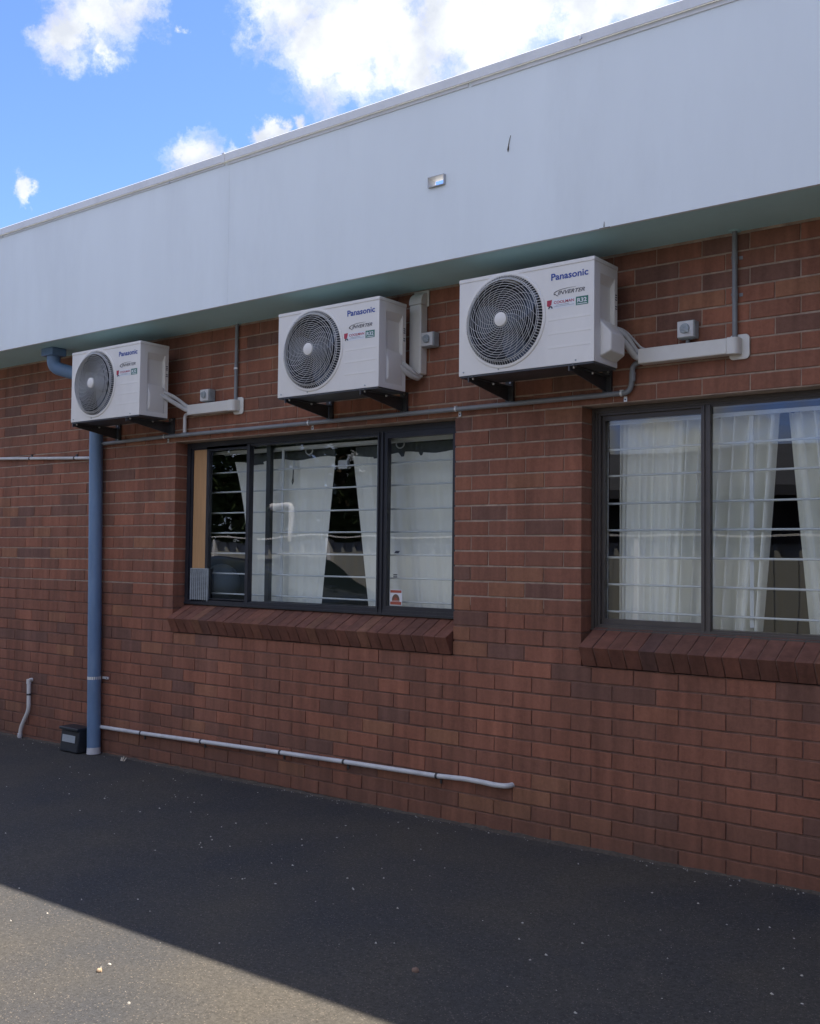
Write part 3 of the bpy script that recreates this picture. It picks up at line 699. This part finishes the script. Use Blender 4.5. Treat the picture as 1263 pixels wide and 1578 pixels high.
    prof = [(.072, .028), (.205, .028), (.205, .185), (.185, .215), (.072, .215)]
    yb = .212 if b < .02 else .236
    v.add([(W_-.021, .066, .026), (W_-.001, yb, .022), (W_-.001, yb, .215), (W_-.021, .066, .235),
           (W_+b*.8, .082, .060), (W_+b, yb-.030, .048), (W_+b, yb-.030, .140), (W_+b*.8, .084, .150), (W_-.008, .070, .218), (W_+b*.25, yb-.004, .190)],
          [(0, 4, 5, 1), (1, 5, 6, 9, 2), (4, 7, 6, 5), (0, 3, 8, 7, 4), (8, 9, 6, 7), (3, 2, 9, 8), (0, 1, 2, 3)])
    obj('valve_cover', v, AC_W, root, local=True, bevel=.014, seg=4)
    # vent slots near the back edge of the side
    s = M()
    for z in (.340, .352, .364, .306, .294): s.box(W_-.0005, W_+.0012, .2225, .2385, z, z+.005)
    obj('side_slots', s, BLK_P, root, local=True, kind='stuff')
    # lettering
    y = -.0012
    text('brand_lettering', 'Panasonic', .560, .768, .4265, .0345, y, BLUE, root, bold=.022)
    text('inverter_lettering', 'INVERTER', .598, .750, .3500, .0195, y, GREY_P, root, bold=.018, shear=.35)
    sw = M(); pts = []
    for i in range(15):
        a = math.radians(200-130*i/14); pts.append((.668+.092*math.cos(a)*(1.0), y, .358+.021*math.sin(a)))
    pts = [(.600, y, .345), (.590, y, .349), (.584, y, .356)]+pts[1:]
    sw.tube(pts, [.0018]*3+[.0022-.0016*i/13 for i in range(14)], 5); obj('swoosh', sw, GREY_P, root, local=True)
    s = M(); s.add([(.556, -.0006, .283), (.694, -.0006, .284), (.694, -.0006, .328), (.548, -.0006, .330)], [(0, 1, 2, 3)]); sk = obj('sticker', s, WHT_P, root, local=True)
    s = M(); s.add([(.537, -.0013, .329), (.566, -.0013, .330), (.562, -.0013, .305), (.548, -.0013, .296), (.537, -.0013, .301)], [(4, 3, 2, 1, 0)[::-1]]); 
    for f in s.f: pass
    obj('sticker_emblem', s, RED_P, sk, local=True)
    s = M(); k = 10
    s.add([(.557+(.013 if i % 2 == 0 else .006)*math.cos(PI*j/k), -.0016, .286+(.014 if i % 2 == 0 else .007)*math.sin(PI*j/k)) for j in range(k+1) for i in range(2)], [(2*j, 2*j+1, 2*j+3, 2*j+2) for j in range(k)]); obj('sticker_badge', s, BLK_P, sk, local=True)
    text('sticker_lettering', 'COOLMAN', .576, .690, .307, .0145, -.0014, RED_P, sk, bold=.02)
    s = M(); s.box(.588, .662, -.0014, -.0007, .299, .3015); s.box(.576, .690, -.0014, -.0007, .2925, .2945); obj('sticker_lines', s, ISO, sk, local=True)
    s = M(); s.add([(.700, -.0006, .284), (.768, -.0006, .284), (.768, -.0006, .326), (.700, -.0006, .326)], [(0, 1, 2, 3)]); rk = obj('refrigerant_sticker', s, GRN_P, root, local=True)
    text('refrigerant_lettering', 'R32', .708, .760, .297, .0215, -.0014, WHT_P, rk, bold=.03)
    s = M(); s.box(.706, .762, -.0013, -.0007, .288, .2915); obj('refrigerant_line', s, WHT_P, rk, local=True)
    # screws
    for x, z in ((.03, .018), (.25, .014), (.70, .014), (.28, .505)):
        s = M(); s.lathe([(.0004, -.004), (.004, -.0035), (.0045, 0)], (x, 0, z), n=8); obj('screw', s, ISO, root, local=True)
    return root
ZB = 2.481
acR = make_ac(.062, 'white air conditioner on the right of the three, nearest the camera, with bulging valve cover'); acR.location = (.382, -.400, ZB)
acM = make_ac(.004, 'white air conditioner in the middle of the three, above the wider window'); acM.location = (-.974, -.400, ZB)
acL = copy_tree(acM); acL.location = (-3.120, -.400, ZB)
acL['label'] = 'white air conditioner on the left of the three, beside the blue downpipe elbow'

def make_bracket():
    t = thing('wall_bracket', 'x', 'bracket', (0, 0, ZB-.10), 'black steel brackets under the air conditioners')
    q = M(); q.prism([(-.025, .090), (-.405, .090), (-.405, .068), (-.025, .010)], -.003, .003, 'x'); q.box(-.003, .030, -.410, -.022, .0865, .090); q.box(-.003, .004, -.412, -.405, .062, .0899)
    obj('arm', q, STEEL, t, local=True)
    q = M(); q.box(-.020, .030, -.021, -.004, -.012, .125); obj('wall_plate', q, STEEL, t, local=True)
    for y in (-.385, -.19):
        q = M(); q.lathe([(.012, .0901), (.013, .0935), (.009, .097), (.009, .0985)], (.013, y, 0), 'z', 12); q2 = obj('mount_bolt', q, BOLT, t, local=True, smooth=True)
        q = M(); q.lathe([(.0005, .076), (.006, .077), (.0075, .086)], (.013, y, 0), 'z', 8); obj('nut', q, BOLT, q2, local=True)
    for z in (.002, .112):
        q = M(); q.lathe([(.0005, -.028), (.006, -.028), (.0065, -.0212)], (.015, 0, z), 'y', 8); obj('anchor_bolt', q, BOLT, t, local=True)
    return t
b0 = make_bracket()
for i, (x, lab) in enumerate(((.450, 'left black bracket under the right air conditioner'), (1.050, 'right black bracket under the right air conditioner'),
        (-.900, 'left black bracket under the middle air conditioner'), (-.300, 'right black bracket under the middle air conditioner'),
        (-3.080, 'left black bracket under the left air conditioner'), (-2.450, 'right black bracket under the left air conditioner'))):
    o = b0 if i == 0 else copy_tree(b0); o.location = (x, 0, ZB-.1008); o['label'] = lab

# ------------------------------------------------------------------ pipes and ducts on the wall
def saddle(q, c, dirv, r):      # pipe clip: band plus ears
    c = Vector(c); d = Vector(dirv).normalized(); up = Vector((0, 1, 0)).cross(d)
    vs = []; n = 12
    for s in (-.006, .006):
        for i in range(n+1):
            a = PI*i/n; vs.append(c+d*s+up*(math.cos(a)*(r+.002))+Vector((0, -1, 0))*(math.sin(a)*(r+.002)))
    q.add(vs, [(i, i+1, n+1+i+1, n+1+i) for i in range(n)])
# main condensate conduit
t = thing('condensate_pipe', 'long grey conduit running level above both windows under the air conditioners', 'pipe', (-1.0, -.03, 2.35))
q = M(); q.tube(fillet([(-3.25, -.030, 2.364), (-2.487, -.030, 2.373), (0.116, -.030, 2.372), (1.195, -.030, 2.373), (1.207, -.030, 2.515), (1.26, -.030, 2.525)], .045, 7), .0135, 14)
obj('tube', q, PVC_G, t, smooth=True)
for a_, b_ in (((1.2035, -.030, 2.43), (1.205, -.030, 2.475)), ((-2.31, -.030, 2.3738), (-2.25, -.030, 2.3738))):
    q = M(); q.tube([a_, b_], .0165, 14); obj('coupling', q, PVC_G, t, smooth=True)
q = M(); q.tube(fillet([(-2.20, -.030, 2.524), (-2.281, -.030, 2.520), (-2.281, -.030, 2.39)], .03, 6), .0125, 12); obj('branch', q, PVC_L, t, smooth=True)
CLIPM = mat('bright_zinc_clip', (.78, .78, .76), .35, .05, 20, metal=.3)
for x in (-2.491, -1.050, .112, 1.155):
    q = M(); saddle(q, (x-.01, -.030, 2.3725), (1, 0, 0), .0135)
    c_ = obj('clip', q, CLIPM, t)
    q = M(); q.box(x-.010, x+.008, -.006, -.003, 2.332, 2.360); obj('clip_foot', q, CLIPM, c_)
    q = M(); q.box(x-.016, x+.004, -.045, -.004, 2.3868, 2.3885); obj('clip_strap', q, CLIPM, c_)
    q = M(); q.lathe([(.0005, -.0098), (.0045, -.0095), (.0045, -.006)], (x-.001, 0, 2.3435), 'y', 8); obj('clip_screw', q, BLK_P, c_)
# vertical cable conduits from the soffit
for x, ztop, zbot, lab, cz_ in ((1.735, SOF, 2.590, 'grey upright conduit dropping from the soffit to the right white duct', (2.80, 2.98)), (-1.765, SOF, 2.585, 'grey upright conduit dropping from the soffit to the left white duct', (2.80,))):
    t = thing('cable_conduit', lab, 'conduit', (x, -.02, zbot), 'grey upright cable conduits')
    q = M(); q.tube([(x, -.019, zbot), (x, -.019, ztop)], .0125, 14); obj('tube', q, PVC_G, t, smooth=True)
    q = M(); q.tube([(x, -.019, ztop-.004), (x, -.019, ztop-.0005)], .030, 14); obj('flange', q, SOFF, t)
    for z in cz_:
        q = M(); q.tube([(x, -.019, z-.03), (x, -.019, z+.03)], .0142, 14, cap=True); cp = obj('coupling', q, PVC_G, t, smooth=True)
        q = M(); saddle(q, (x, -.019, z), (0, 0, 1), .0150); c_ = obj('clip', q, PVC_G if x > 0 else CLIPM, t); q = M(); q.box(x+.0165 if x > 0 else x-.034, x+.034 if x > 0 else x-.0165, -.006, -.003, z-.008, z+.008); obj('clip_foot', q, PVC_G if x > 0 else CLIPM, c_)
# ducts: cover trunking with rounded wall-end cap
def duct(x0, x1, z0, z1, lab):
    t = thing('white_duct', lab, 'duct', ((x0+x1)/2, -.035, z0), 'white cover ducts for the refrigerant pipes')
    q = M(); q.box(x0, x1-.045, -.070, -.0035, z0, z1); obj('cover', q, PVC_W, t, bevel=.006, seg=3)
    # elbow turning into the wall
    q = M(); n = 8; prof = [(x1-.045, -.0715), (x1-.020, -.070)]+[(x1-.020+.030*math.sin(a*PI/2/n), -.040-.030*math.cos(a*PI/2/n)) for a in range(1, n+1)]+[(x1+.010, -.0125), (x1-.045, -.0125)]
    q.prism(prof, z0-.002, z1+.002, 'z'); obj('elbow', q, PVC_W, t, bevel=.003, seg=2)
    q = M(); k = 6; a0, a1, b0_, b1 = x1-.055, x1+.045, z0-.022, z1+.022; r = .022; pl = []
    for cx_, cz2, s in ((a1-r, b1-r, 0), (a0+r, b1-r, 1), (a0+r, b0_+r, 2), (a1-r, b0_+r, 3)):
        for i in range(k+1):
            a = (s+i/k)*PI/2; pl.append((cx_+r*math.cos(a), cz2+r*math.sin(a)))
    q.prism(pl, -.0125, -.0032, 'y'); obj('wall_cap', q, PVC_W, t, bevel=.002, seg=1)
duct(1.252, 1.758, 2.508, 2.585, 'white horizontal duct right of the right air conditioner')
duct(-2.212, -1.742, 2.505, 2.578, 'white horizontal duct between the left and middle air conditioners')
t = thing('white_duct', 'white upright duct beside the middle air conditioner', 'duct', (-.17, -.035, 2.59), 'white cover ducts for the refrigerant pipes')
q = M(); q.box(-.218, -.130, -.070, -.0035, 2.595, 3.01); obj('cover', q, PVC_W, t, bevel=.008, seg=3)
q = M(); n = 8; q.prism([(-.0715, 3.01), (-.0125, 3.01), (-.0125, 3.085)]+[(-.0125-.059*math.sin(a*PI/2/n), 3.026+.059*math.cos(a*PI/2/n)) for a in range(1, n+1)], -.220, -.128, 'x'); obj('elbow', q, PVC_W, t, bevel=.003, seg=2)
q = M(); q.box(-.228, -.118, -.0125, -.0032, 3.005, 3.103); obj('wall_cap', q, PVC_W, t, bevel=.004, seg=2)
# lagged pipes from the unit into the duct
def lagged(paths, lab):
    t = thing('lagged_pipes', lab, 'pipes', tuple(paths[0][0]), 'lagged refrigerant pipes')
    for p, r in paths_r(paths):
        q = M(); q.tube(fillet(p, .05, 6), r, 12); obj('pipe', q, INSUL, t, smooth=True)
def paths_r(ps): return [(p, r) for p, r in zip(ps, (.016, .013, .006))]
lagged([[(1.17, -.215, 2.655), (1.215, -.15, 2.615), (1.235, -.055, 2.545), (1.275, -.045, 2.535)], [(1.17, -.19, 2.680), (1.21, -.12, 2.655), (1.235, -.045, 2.575), (1.275, -.035, 2.562)], [(1.17, -.18, 2.69), (1.20, -.10, 2.68), (1.245, -.02, 2.60), (1.27, -.02, 2.588)]], 'pale lagged pipes curling from the right air conditioner into its duct')
lagged([[(-2.33, -.215, 2.640), (-2.29, -.14, 2.600), (-2.24, -.055, 2.545), (-2.19, -.045, 2.535)], [(-2.33, -.19, 2.665), (-2.29, -.12, 2.635), (-2.24, -.045, 2.57), (-2.19, -.035, 2.560)], [(-2.33, -.2, 2.648), (-2.29, -.10, 2.620), (-2.25, -.03, 2.56), (-2.2, -.03, 2.55)]], 'pale lagged pipes curling from the left air conditioner into its duct')
lagged([[(-.19, -.215, 2.640), (-.16, -.14, 2.58), (-.155, -.05, 2.57), (-.16, -.04, 2.62)], [(-.19, -.19, 2.660), (-.15, -.11, 2.60), (-.165, -.045, 2.585), (-.17, -.035, 2.64)], [(-.19, -.2, 2.65), (-.14, -.10, 2.59), (-.145, -.03, 2.58), (-.15, -.03, 2.62)]], 'pale lagged pipes curling from the middle air conditioner up into its duct')
# isolator switches
def isolator(x, z, lab):
    t = thing('isolator_switch', lab, 'switch', (x+.045, -.03, z), 'grey isolator switches')
    q = M(); q.box(x, x+.090, -.062, -.0035, z, z+.086); obj('housing', q, ISO, t, bevel=.006, seg=2)
    q = M(); q.box(x+.003, x+.087, -.070, -.0622, z+.003, z+.083); obj('front_plate', q, PVC_L, t, bevel=.003, seg=2)
    q = M(); q.lathe([(.0005, -.079), (.022, -.079), (.026, -.0702)], (x+.042, 0, z+.045), 'y', 20); kb = obj('rotary_knob', q, ISO, t, smooth=True)
    q = M(); q.prism([(x+.022, z+.048), (x+.030, z+.062), (x+.070, z+.030), (x+.064, z+.020)], -.086, -.0792, 'y'); obj('knob_handle', q, ISO, kb, bevel=.001, seg=1)
isolator(1.460, 2.612, 'grey isolator switch above the right white duct')
isolator(-.132, 2.752, 'grey isolator switch beside the upright white duct')
isolator(-2.080, 2.590, 'grey isolator switch above the left white duct')
q = M(); q.tube([(1.498, -.02, 2.586), (1.498, -.02, 2.6118)], .011, 10); tag(obj('cable_stub', q, PVC_G, smooth=True), 'short grey stub between right isolator switch and duct', 'conduit')

# thin pale pipe at the far left
t = thing('thin_pipe', 'thin pale pipe crossing the wall left of the blue downpipe', 'pipe', (-4.5, -.02, 2.3))
q = M(); q.tube([(-7.0, -.022, 2.42), (-4.702, -.022, 2.320), (-3.30, -.022, 2.258)], .0125, 10); obj('tube', q, PVC_L, t, smooth=True)
for x, z in ((-4.247, 2.300), (-3.616, 2.272)):
    q = M(); q.tube([(x-.007, -.022, z), (x+.007, -.022, z)], .0150, 10); q.box(x-.004, x+.012, -.012, -.003, z+.012, z+.032); obj('clip', q, STEEL, t)
# low pale drain pipe
t = thing('drain_pipe', 'pale drain pipe sloping low across the wall right of the blue downpipe', 'pipe', (-1.4, -.025, .2))
pp = [(-3.235, .200), (-2.724, .208), (-2.058, .225), (-1.286, .244), (-.735, .256), (-.022, .267), (.190, .277), (.290, .276), (.395, .272), (.470, .277)]
q = M(); q.tube(fillet([(x, -.028, z) for x, z in pp]+[(.488, .03, .283)], .03, 4), .0145, 12); obj('tube', q, PVC_L, t, smooth=True)
for x, z in ((-2.700, .2085), (-2.040, .2252), (-1.270, .2442), (-.720, .2562), (-.010, .2675)):
    q = M(); q.tube([(x-.007, -.028, z), (x+.007, -.028, z)], .0172, 12); q.box(x+.006, x+.020, -.008, -.003, z-.045, z-.012); obj('clip', q, STEEL, t)
# small bent overflow pipe
t = thing('overflow_pipe', 'short cream pipe bent near the ground at the far left of the wall', 'pipe', (-4.2, -.03, .0))
q = M(); q.tube(fillet([(-4.168, .01, .474), (-4.168, -.028, .474), (-4.160, -.028, .235), (-4.262, -.032, .075), (-4.272, -.032, -.005)], .04, 5), .0165, 12); obj('tube', q, PVC_W, t, smooth=True)
q = M(); q.tube([(-4.168, -.028, .445), (-4.168, -.028, .482)], .0195, 12); obj('end_cap', q, PVC_W, t, smooth=True)
q = M(); q.tube([(-4.165, -.028, .352), (-4.165, -.028, .366)], .0190, 12); obj('clip', q, STEEL, t)
q = M(); q.tube([(-4.270, -.032, .03), (-4.273, -.032, .002)], .0200, 12); obj('collar', q, PVC_L, t, smooth=True)

# blue downpipe
t = thing('downpipe', 'blue painted round downpipe running from the soffit behind the left air conditioner to the ground', 'downpipe', (-3.22, -.06, 0))
q = M(); q.tube(fillet([(-3.615, -.235, SOF-.03), (-3.615, -.235, 2.965), (-3.290, -.062, 2.86), (-3.285, -.062, 2.4), (-3.222, -.062, .035)], .11, 10), .051, 24); obj('pipe', q, BLUEP, t, smooth=True)
q = M(); q.box(-3.690, -3.540, -.300, -.170, SOF-.062, SOF-.0005); obj('outlet_collar', q, BLUEP, t, bevel=.006, seg=2)
q = M(); q.tube([(-3.2222, -.062, .05), (-3.2205, -.062, .0)], [.051, .053], 24); obj('foot_collar', q, PVC_L, t, smooth=True)
q = M(); q.tube([(-3.2365, -.062, .560), (-3.2370, -.062, .582)], .0515, 24); q.box(-3.205, -3.135, -.012, -.003, .562, .580); c_ = obj('clip', q, CLIPM, t)
q = M(); q.lathe([(.0005, -.016), (.004, -.0155), (.004, -.012)], (-3.150, 0, .571), 'y', 8); obj('clip_screw', q, BLK_P, c_)

# black bait box at the foot of the wall
t = thing('bait_box', 'small black box with a pale label on the ground beside the foot of the downpipe', 'box', (-3.4, -.09, 0))
q = M(); q.prism([(-.155, .0), (-.030, .0), (-.030, .175), (-.140, .165)], -3.530, -3.300, 'x'); obj('shell', q, BAIT, t, bevel=.010, seg=3)
q = M(); q.box(-3.534, -3.296, -.160, -.026, .1635, .188); obj('lid', q, BAIT, t, bevel=.006, seg=2)
q = M(); q.add([(-3.500, -.1525, .075), (-3.335, -.1525, .075), (-3.335, -.1480, .128), (-3.500, -.1480, .128)], [(0, 1, 2, 3)]); lb = obj('label_plate', q, PAPER, t)
q = M()
for i, z in enumerate((.085, .095, .106, .117)): q.box(-3.492, -3.345-.02*(i % 2), -.1545+(z-.075)*.085, -.1535+(z-.075)*.085, z, z+.003)
obj('printed_line', q, ISO, lb)

# ------------------------------------------------------------------ debris on the asphalt
DEB = mat('pale_grit', (.42, .40, .36), .8, .3, 40); STN = mat('brown_stone', (.20, .13, .10), .8, .25, 30, .4, 60)
LEAFM = mat('dry_leaf', (.42, .33, .22), .8, .2, 20)
def pebble(x, y, r, material, label, cat, flat=.6, seed=0, kind=None):
    rr = random.Random(seed); q = M(); n = 9; vs = [(x, y, gz(x)+r*flat*1.6)]
    for j, (a, h) in enumerate(((.7, 1.35), (1.0, .75), (.85, .05))):
        for i in range(n):
            t_ = 2*PI*i/n; k = a*rr.uniform(.82, 1.12); vs.append((x+r*k*math.cos(t_), y+r*k*math.sin(t_)*.85, gz(x)+r*flat*h*rr.uniform(.85, 1.1)-.001))
    fs = [(0, 1+i, 1+(i+1) % n) for i in range(n)]
    for j in range(2): fs += [(1+j*n+i, 1+(j+1)*n+i, 1+(j+1)*n+(i+1) % n, 1+j*n+(i+1) % n) for i in range(n)]
    q.add(vs, fs); return tag(obj('stone', q, material, smooth=True), label, cat)
pebble(1.238, -1.842, .016, STN, 'round brown stone on the shaded asphalt near the shadow edge', 'stone', seed=1)
pebble(.352, -2.56, .013, mat('tan_stone', (.42, .30, .20), .8, .2, 30), 'tan stone on the sunlit asphalt at the lower left', 'stone', seed=2)
pebble(.330, -2.50, .0075, DEB, 'tiny pale chip just behind the tan stone in the sun', 'stone', seed=3)
q = M()
for a, dx, h in ((0, 0, .035), (.5, .018, .03), (-.4, -.015, .026)):
    q.add([(-2.84+dx, -.09, gz(-3)+.001), (-2.82+dx, -.095, gz(-3)+.002), (-2.815+dx+a*.02, -.085, gz(-3)+h), (-2.838+dx+a*.02, -.075, gz(-3)+h*.9), (-2.83+dx, -.08, gz(-3)+h*.5)], [(0, 1, 4), (1, 2, 4), (2, 3, 4), (3, 0, 4)])
tag(obj('dry_leaf', q, mat('pale_leaf', (.52, .45, .36), .8, .15, 20)), 'pale crumpled leaf on the asphalt at the wall foot right of the downpipe', 'leaf')
rg = random.Random(21); q = M()
def grain(q, x, y, s, rg):
    z = gz(x); a = rg.uniform(0, PI); vs = []
    for i in range(5):
        t_ = a+2*PI*i/5; k = s*rg.uniform(.6, 1.15); vs.append((x+k*math.cos(t_)*rg.uniform(.6, 1.4), y+k*math.sin(t_)*.8, z-.0005))
    vs.append((x+rg.uniform(-.3, .3)*s, y, z+s*rg.uniform(.4, .9))); q.add(vs, [(i, (i+1) % 5, 5) for i in range(5)])
for i in range(950):
    x = rg.uniform(-4.5, 3.2); y = -abs(rg.gauss(0, 1.3)) if rg.random() < .6 else -rg.uniform(0, 3.3)
    if y < -3.4 or y > -.004: continue
    if math.sin(x*3.1+1.7)+math.sin(y*4.3+x) < rg.uniform(-1.8, 1.4): continue
    s = rg.choice((.0016, .002, .0025, .003, .0035, .0045, .0065)) if rg.random() < .85 else .0075
    grain(q, x, y, s, rg)
for i in range(380):
    x = rg.uniform(-4.5, 3.2); grain(q, x, -abs(rg.gauss(0, .035))-.004, rg.choice((.002, .003, .004, .005)), rg)
tag(obj('grit', q, DEB, kind='stuff'), 'pale grit scattered over the asphalt and along the wall foot', 'grit')
# sand and dirt drifted into the angle between wall and asphalt
q = M(); n = 260; rg = random.Random(5); prev = None
vs = []
for i in range(n+1):
    x = -7.1+11.2*i/n; w = .012+.016*rg.random()+.01*math.sin(x*2.3); h = .006+.010*rg.random()
    vs += [(x, .004, gz(x)+h), (x, -w*.4, gz(x)+h*.55), (x, -w*1.6, gz(x)-.001)]
q.add(vs, [(3*i+k, 3*i+3+k, 3*i+4+k, 3*i+1+k) for i in range(n) for k in (0, 1)])
tag(obj('drifted_dirt', q, mat('damp_dirt', (.085, .070, .055), .95, .35, 40, .6, 200), kind='stuff'), 'dirt drifted along the foot of the brick wall', 'dirt')

# ------------------------------------------------------------------ across the yard: what the window glass reflects
FNC = mat('grey_fence_sheet', (.32, .33, .31), .5, .06, 3); RAIL = mat('white_rail', (.72, .73, .74), .35, .03, 5)
t = thing('boundary_fence', 'grey ribbed steel fence with a white top rail, across the yard', 'fence', (-6, -6, 0))
for k in range(11):
    x0 = -21+2.4*k; q = M(); pts = []; nrib = 10
    for i in range(nrib):
        a = x0+.03+i*2.34/nrib; pts += [(a, -6.0), (a+.15, -6.0), (a+.175, -5.965), (a+.209, -5.965)]
    pts.append((x0+2.37, -6.0))
    q.v = [(x, y, .05) for x, y in pts]+[(x, y, 1.70) for x, y in pts]; n = len(pts)
    q.f = [(i+1, i, n+i, n+i+1) for i in range(n-1)]; q.mi = [0]*len(q.f)
    obj('fence_sheet', q, FNC, t)
    q = M(); q.box(x0-.03, x0+.03, -6.03, -5.93, 0, 1.74); obj('post', q, RAIL, t)
    q = M(); q.box(x0+.031, x0+2.369, -6.04, -5.90, 1.778, 1.80); obj('top_rail', q, RAIL, t)
# parked car, dark, nose toward +x
CARM = mat('dark_car_paint', (.018, .022, .030), .18, .05, 3, coat=.6); TYRE = mat('tyre_rubber', (.02, .02, .02), .8, .1, 10); CHR = mat('lamp_chrome', (.8, .8, .8), .1, .02, 3, metal=1)
CGL = mat('car_glass', (.02, .03, .035), .05, .05, 3)
car = thing('parked_car', 'dark parked car standing in the yard in front of the fence', 'car', (-5.6, -4.1, 0))
def carsec(prof, y0, y1, inset=.0):
    q = M(); n = len(prof); vs = []
    for y, s in ((y0, inset), (y0+.12, 0), (y1-.12, 0), (y1, inset)):
        for x, z in prof: vs.append((x, y, z-(s*(z-.5) if z > .5 else 0)))
    fs = [tuple(range(n)), tuple(range(3*n, 4*n))[::-1]]
    for j in range(3): fs += [(j*n+i, (j+1)*n+i, (j+1)*n+(i+1) % n, j*n+(i+1) % n) for i in range(n)]
    q.add(vs, fs); return q
body = [(-7.75, .32), (-7.80, .62), (-7.70, .98), (-7.1, 1.02), (-4.6, .98), (-3.75, .88), (-3.45, .72), (-3.40, .42), (-3.5, .25), (-7.6, .25)]
obj('body', carsec(body, -5.0, -3.2, .08), CARM, car, bevel=.05, seg=3)
cab = [(-7.2, .99), (-6.75, 1.40), (-6.2, 1.48), (-5.5, 1.46), (-4.55, .97)]
obj('cabin', carsec(cab, -4.88, -3.32, .14), CGL, car, bevel=.04, seg=3)
q = M(); q.box(-6.75, -5.5, -4.72, -3.48, 1.455, 1.49); obj('roof', q, CARM, car, bevel=.015)
for x in (-6.95, -4.25):
    for y in (-4.99, -3.23):
        q = M(); q.lathe([(.001, -.1), (.2, -.1), (.31, -.09), (.33, -.05), (.33, .05), (.31, .09), (.2, .1), (.001, .1)], (x, y+.02, .33), 'y', 24); w_ = obj('wheel', q, TYRE, car, smooth=True)
        q = M(); q.lathe([(.001, .105), (.12, .104), (.2, .112)], (x, y+.02, .33), 'y', 20); obj('rim', q, CHR, w_, smooth=True)
for y in (-4.75, -3.42):
    q = M(); q.lathe([(.001, .06), (.06, .045), (.085, .0), (.08, -.05)], (-3.50, y, .66), 'x', 16); obj('headlight', q, CHR, car, smooth=True)
# neighbour's building
NB = mat('dark_neighbour_brick', (.055, .042, .038), .85, .2, 3); NR = mat('neighbour_roof', (.05, .052, .058), .6, .1, 2)
t = thing('neighbour_house', 'low dark house with a pitched roof beyond the yard fence', 'house', (3.0, -15, 0))
q = M(); q.box(-8.5, 16, -20, -12.5, 0, 2.7); obj('wall', q, NB, t)
q = M(); q.prism([(-12.0, 2.65), (-12.0, 2.78), (-16.2, 3.85), (-20.5, 2.78), (-20.5, 2.65)], -9.0, 16.5, 'x'); obj('roof', q, NR, t)
q = M(); q.box(-9.0, 16.5, -11.99, -11.87, 2.60, 2.72); obj('gutter', q, NR, t)
for x in (-.5, 4.5, 9.5):
    q = M(); q.box(x, x+1.6, -12.49, -12.44, .9, 2.1); w_ = obj('window', q, FR_BRN, t)
    q = M(); q.box(x+.06, x+1.54, -12.435, -12.425, .96, 2.04); obj('pane', q, CGL, w_)
LEAF = mat('leaves', (.055, .085, .030), .6, .35, 2.0); BARK = mat('bark', (.10, .075, .055), .9, .3, 10, .4, 30)
def tree(x, y, h, r, seed, lab):
    rg = random.Random(seed); t = thing('tree', lab, 'tree', (x, y, 0), 'trees beyond the yard fence')
    q = M(); q.tube([(x, y, 0), (x+.1, y, h*.25), (x-.05, y+.1, h*.5), (x, y, h*.8)], [.2, .16, .11, .04], 10)
    for k in range(7):
        a = rg.uniform(0, 6.28); z0 = h*rg.uniform(.3, .6); q.tube([(x, y, z0), (x+r*.4*math.cos(a), y+r*.4*math.sin(a), z0+h*.13), (x+r*.8*math.cos(a), y+r*.8*math.sin(a), z0+h*.22)], [.07, .045, .015], 6)
    obj('trunk', q, BARK, t, smooth=True)
    q = M()
    cl = [(rg.gauss(0, r*.45), rg.gauss(0, r*.40), rg.uniform(.9, h*.86), rg.uniform(.28, .5)*r) for _ in range(70)]
    for cx_, cy_, cz_, cr_ in cl:
        for _ in range(170):
            d = Vector((rg.gauss(0, 1), rg.gauss(0, 1), rg.gauss(0, 1))).normalized()*cr_*rg.uniform(.3, 1); p = Vector((x+cx_, y+cy_, max(.8, cz_)))+d
            u = Vector((rg.gauss(0, 1), rg.gauss(0, 1), rg.gauss(0, 1))).normalized(); v = u.orthogonal().normalized(); s = rg.uniform(.07, .16)
            q.add([p-u*s, p+v*s*.5, p+u*s, p-v*s*.5], [(0, 1, 2, 3)])
    obj('crown', q, LEAF, t)
tree(-11.2, -11.5, 7.0, 2.7, 1, 'dense dark green tree beyond the fence, nearest the dark house')
tree(-8.3, -11.0, 5.6, 2.2, 5, 'lower dark green tree beyond the fence, overlapping the end of the dark house')
tree(-14.6, -11.8, 6.4, 2.6, 2, 'dense dark green tree beyond the fence, second from the dark house')
tree(-18.2, -11.2, 7.4, 3.0, 3, 'tall dense tree beyond the fence, third from the dark house')
tree(-22.5, -11.5, 7.0, 3.0, 4, 'tall dense tree beyond the far end of the fence')

# unseen building added on the right to darken the faces that point right
t = thing('added_shade_building', 'unseen tall dark brick building added to darken the faces that point right', 'building', (10, -3, 0))
q = M(); q.box(7.5, 14, -11, 9, -.1, 5.2); obj('wall', q, NB, t)
q = M(); q.box(7.35, 14.1, -11.1, 9.1, 5.2, 5.4); obj('roof', q, NR, t)
for y in (-9, -5.5, -2, 1.5):
    for z in (1.0, 3.4):
        q = M(); q.box(7.44, 7.499, y, y+1.5, z, z+1.3); w_ = obj('window', q, FR_BRN, t)
        q = M(); q.box(7.425, 7.4395, y+.06, y+1.44, z+.06, z+1.24); obj('pane', q, CGL, w_)
t = thing('vent_pipe', 'white vent pipe with a bent top standing behind the yard fence', 'pipe', (-7.57, -6.12, 0))
q = M(); q.tube(fillet([(-8.0, -6.12, 2.26), (-7.57, -6.12, 2.29), (-7.57, -6.12, 0.0)], .10, 6), .045, 12); obj('tube', q, RAIL, t, smooth=True)
q = M(); q.tube([(-8.03, -6.12, 2.258), (-7.96, -6.12, 2.263)], .055, 12); obj('mouth', q, RAIL, t, smooth=True)
